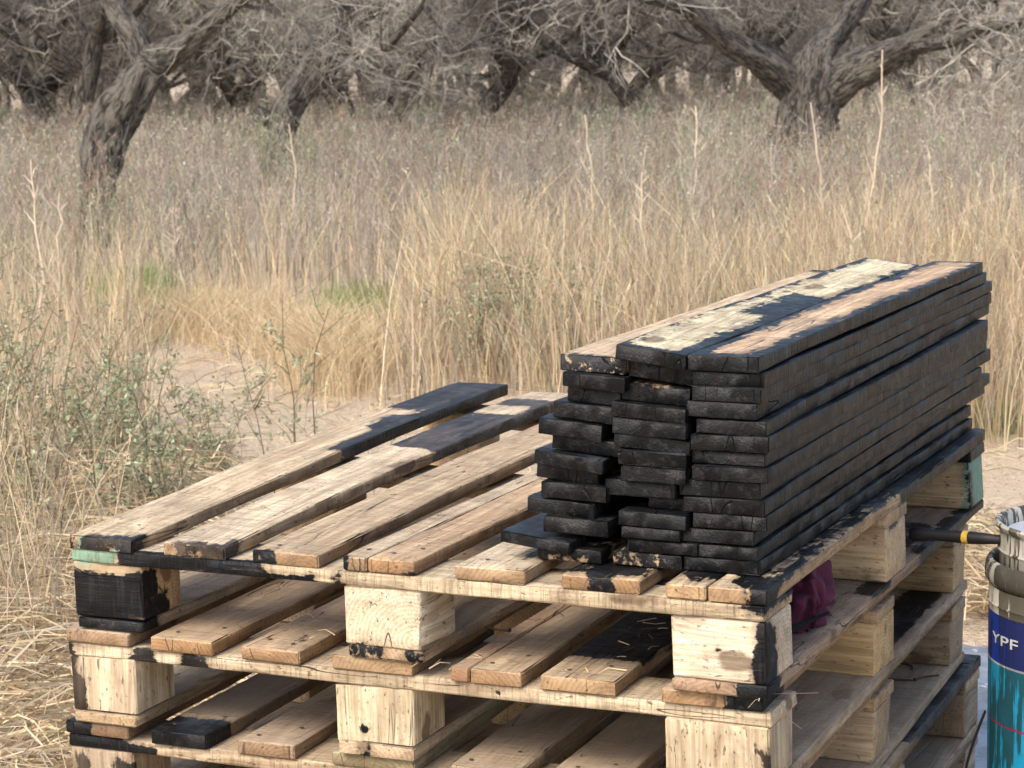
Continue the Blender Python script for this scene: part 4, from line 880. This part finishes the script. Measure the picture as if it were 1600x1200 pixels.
# maroon rag stuffed in the opening on the right side
def rag():
    n, m = 170, 120; u = np.linspace(0, 2*np.pi, n, endpoint=False); v = np.linspace(.02, np.pi-.02, m); U_, V_ = np.meshgrid(u, v)
    P = np.stack([np.sin(V_)*np.cos(U_), np.sin(V_)*np.sin(U_), np.cos(V_)], -1).reshape(-1, 3)
    def h(p):
        q = Vector(p); w = mnoise.noise(q*.9+Vector((4, 2, 9)))*1.3
        a = mnoise.noise(Vector((q.x*1.6+w, q.y*1.9-q.z*.8+w, q.z*.9+1.7))); b_ = mnoise.noise(Vector((q.x*3+w, q.y*3.3+q.z, q.z*1.5+5)))
        return .50*math.sqrt(a*a+.002)+.30*math.sqrt(b_*b_+.001)
    D = np.array([h(p) for p in P]); P = P*(1.12-1.25*D)[:, None]
    P = P*np.array((.050, .088, .062)); P[:, 2] = np.where(P[:, 2] < -.043, -.043+(P[:, 2]+.043)*.1, P[:, 2])
    i = np.arange(n*m).reshape(m, n); F = np.stack([i[:-1], i[1:], np.roll(i[1:], -1, 1), np.roll(i[:-1], -1, 1)], -1).reshape(-1, 4)
    t = NT('maroon_cloth'); vv = t.objco(); w = t.noise(vv, 700, 2); c = t.mix(t.noise(vv, 30, 4), (.055, .008, .028), (.10, .015, .050))
    mt = t.done(c, .95, t.add(w, t.mul(t.noise(vv, 70, 3), 1.0)), .0012, .7)
    o = obj('rag', mesh_np('rag', P, [F], [mt], smooth=True)); o.location = (1.020, .322, H-.0835); o.rotation_euler = (.0, 0, .1)
    tag(o, 'crumpled maroon cloth rag stuffed beside the front right block of the topmost pallet', 'rag')
rag()
def spike():
    tar = plain('tarred_wood', (.004, .004, .0045), .9, 60, .3); tar.node_tree.nodes['Principled BSDF'].inputs['Specular IOR Level'].default_value = .12
    a = Vector((1.060, .120, H-.088)); b_ = Vector((1.060, .336, H-.1125)); d = b_-a; Mq = Matrix.Translation(a) @ d.to_track_quat('Z', 'X').to_matrix().to_4x4()
    o = lobj('scraper', [(0, 0), (.004, .001), (.006, .02), (.0068, .05), (.006, .08), (.0042, .11), (.0025, d.length-.012), (.0008, d.length), (0, d.length)], tar, None, 20, 60, Mq @ Matrix.Diagonal((.8, .8, 1, 1)))
    tag(o, 'black pointed wooden handle sticking out against the maroon rag', 'tool handle')
spike()

# bent rusty nails
def nail(x, y, z, a, L, bnd, lab):
    t_ = np.linspace(0, 1, 8); P = np.stack([t_*L, bnd*np.sin(t_*3.0)*L, .002+0*t_], 1)
    V, F, _ = tubes(P[None], np.full((1, 8), .0016), 7); hd = np.array([(-.002, 0, .002), (0, 0, .002)]); V2, F2, _ = tubes(hd[None], np.full((1, 2), .004), 8)
    cap = np.arange(8)[None]+len(V)
    o = obj('nail', mesh_np('nail', np.concatenate([V, V2]), [np.concatenate([F, F2+len(V)]), cap, cap+8], [RUST], smooth=False)); o.location = (x, y, z); o.rotation_euler = (0, 0, a)
    tag(o, lab, 'nail', 'bent nails lying on the pallets')
RUST = plain('rusty_iron', (.075, .04, .028), .8, 200, .5)
z2, z4 = H-.1465-.1273, H-.293-.1273
nail(1.0, 1.06, z4, .9, .052, .12, 'straight dark nail lying between the middle and back right blocks, under the third pallet')
nail(.955, 1.05, z4, .15, .046, -.05, 'dark nail nearest the middle block, under the third pallet')
nail(.94, 1.15, z4, -.7, .048, .32, 'hooked dark nail farthest back, under the third pallet')
nail(.62, .20, H-.1465, 2.9, .05, .1, 'thin dark nail on the second pallet deck below the black stack')
nail(1.01, 1.25, H-.4393, .2, .040, .05, 'dark nail on the black back corner of the fourth pallet')
# splinters and straw bits on the pallets
def bits():
    r = np.random.default_rng(9); parts = []
    def put(n, x0, x1, y0, y1, z, L0, L1, w, cols, hz=.004):
        c = np.stack([r.uniform(x0, x1, n), r.uniform(y0, y1, n), np.full(n, z)+r.random(n)*hz], 1); a = r.uniform(0, 6.28, n); L = r.uniform(L0, L1, n)
        D = np.stack([np.cos(a)*L, np.sin(a)*L, r.normal(0, .1, n)*L], 1)/2; bw = r.normal(0, .15, (n, 3))*L[:, None]; bw[:, 2] = np.abs(bw[:, 2])*.5
        P = np.stack([c-D, c+bw, c+D], 1); P[..., 2] = np.maximum(P[..., 2], z); parts.append(strips(P, np.full(n, w)*r.uniform(.6, 1.4, n), colmix(n, cols), .5, rs=r.normal(size=(n, 3))))
    DK = [(.10, .07, .05), (.16, .11, .07)]; PL = [(.62, .50, .32), (.50, .38, .22)]
    for (a, b_) in P1D[:7]: put(9, a+.01, b_-.01, .05, 1.1, H+.002, .012, .04, .0012, DK)
    for (a, b_) in P2D: put(14, a-.01, b_-.02, .02, .7, H-.1455, .012, .05, .0014, DK+PL)
    put(34, .77, .89, .12, .5, H-.1455, .01, .05, .0014, PL)
    put(22, .98, 1.06, .0, .05, H-.1455, .02, .045, .0016, PL+DK, .008); put(7, 1.05, 1.10, -.01, .08, H-.19, .03, .08, .0010, PL+DK, .05)
    put(30, .95, 1.06, .15, 1.0, H-.2915, .01, .04, .0013, DK+PL); put(16, .9, 1.05, .15, .6, H-.126, .01, .03, .0012, DK)
    put(5, .53, .62, -.01, .05, H-.155, .03, .05, .002, PL, .01)
    V, F, C = join(parts); o = obj('straw_bits', mesh_np('straw_bits', V, [F], [TWIG], col=C)); tag(o, 'splinters and straw bits scattered on the pallet boards', 'debris', kind='stuff')
bits()
# grey plastic sheet on the ground behind the pallets
def sheet():
    n = 50; x = np.linspace(-.55, .75, n); y = np.linspace(-.85, .75, n); X, Y = np.meshgrid(x, y); Z = .012+.010*(1+vnoise(X, Y, 6, 1))+.012*np.abs(vnoise(X, Y, 14, 2))
    V = np.stack([X, Y, Z], -1).reshape(-1, 3); V[:, :2] += np.stack([.03*np.sin(V[:, 1]*7), .03*np.sin(V[:, 0]*9)], 1)
    i = np.arange(n*n).reshape(n, n); F = np.stack([i[:-1, :-1], i[:-1, 1:], i[1:, 1:], i[1:, :-1]], -1).reshape(-1, 4)
    t = NT('grey_sheet'); v = t.objco(); c = t.mix(t.step(t.noise(v, 9, 5, .65), .42, .62), (.22, .245, .28), (.13, .135, .14)); c = t.mix(t.step(t.noise(v, 30, 3), .62, .7), c, (.55, .55, .53))
    o = obj('plastic_sheet', mesh_np('plastic_sheet', V, [F], [t.done(c, .35, t.noise(v, 40, 3), .003)], smooth=True)); o.location = (1.32, 1.62, 0); o.rotation_euler = (0, 0, .2)
    tag(o, 'crinkled grey plastic sheet on the sand between the pallets and the drum', 'sheet')
sheet()
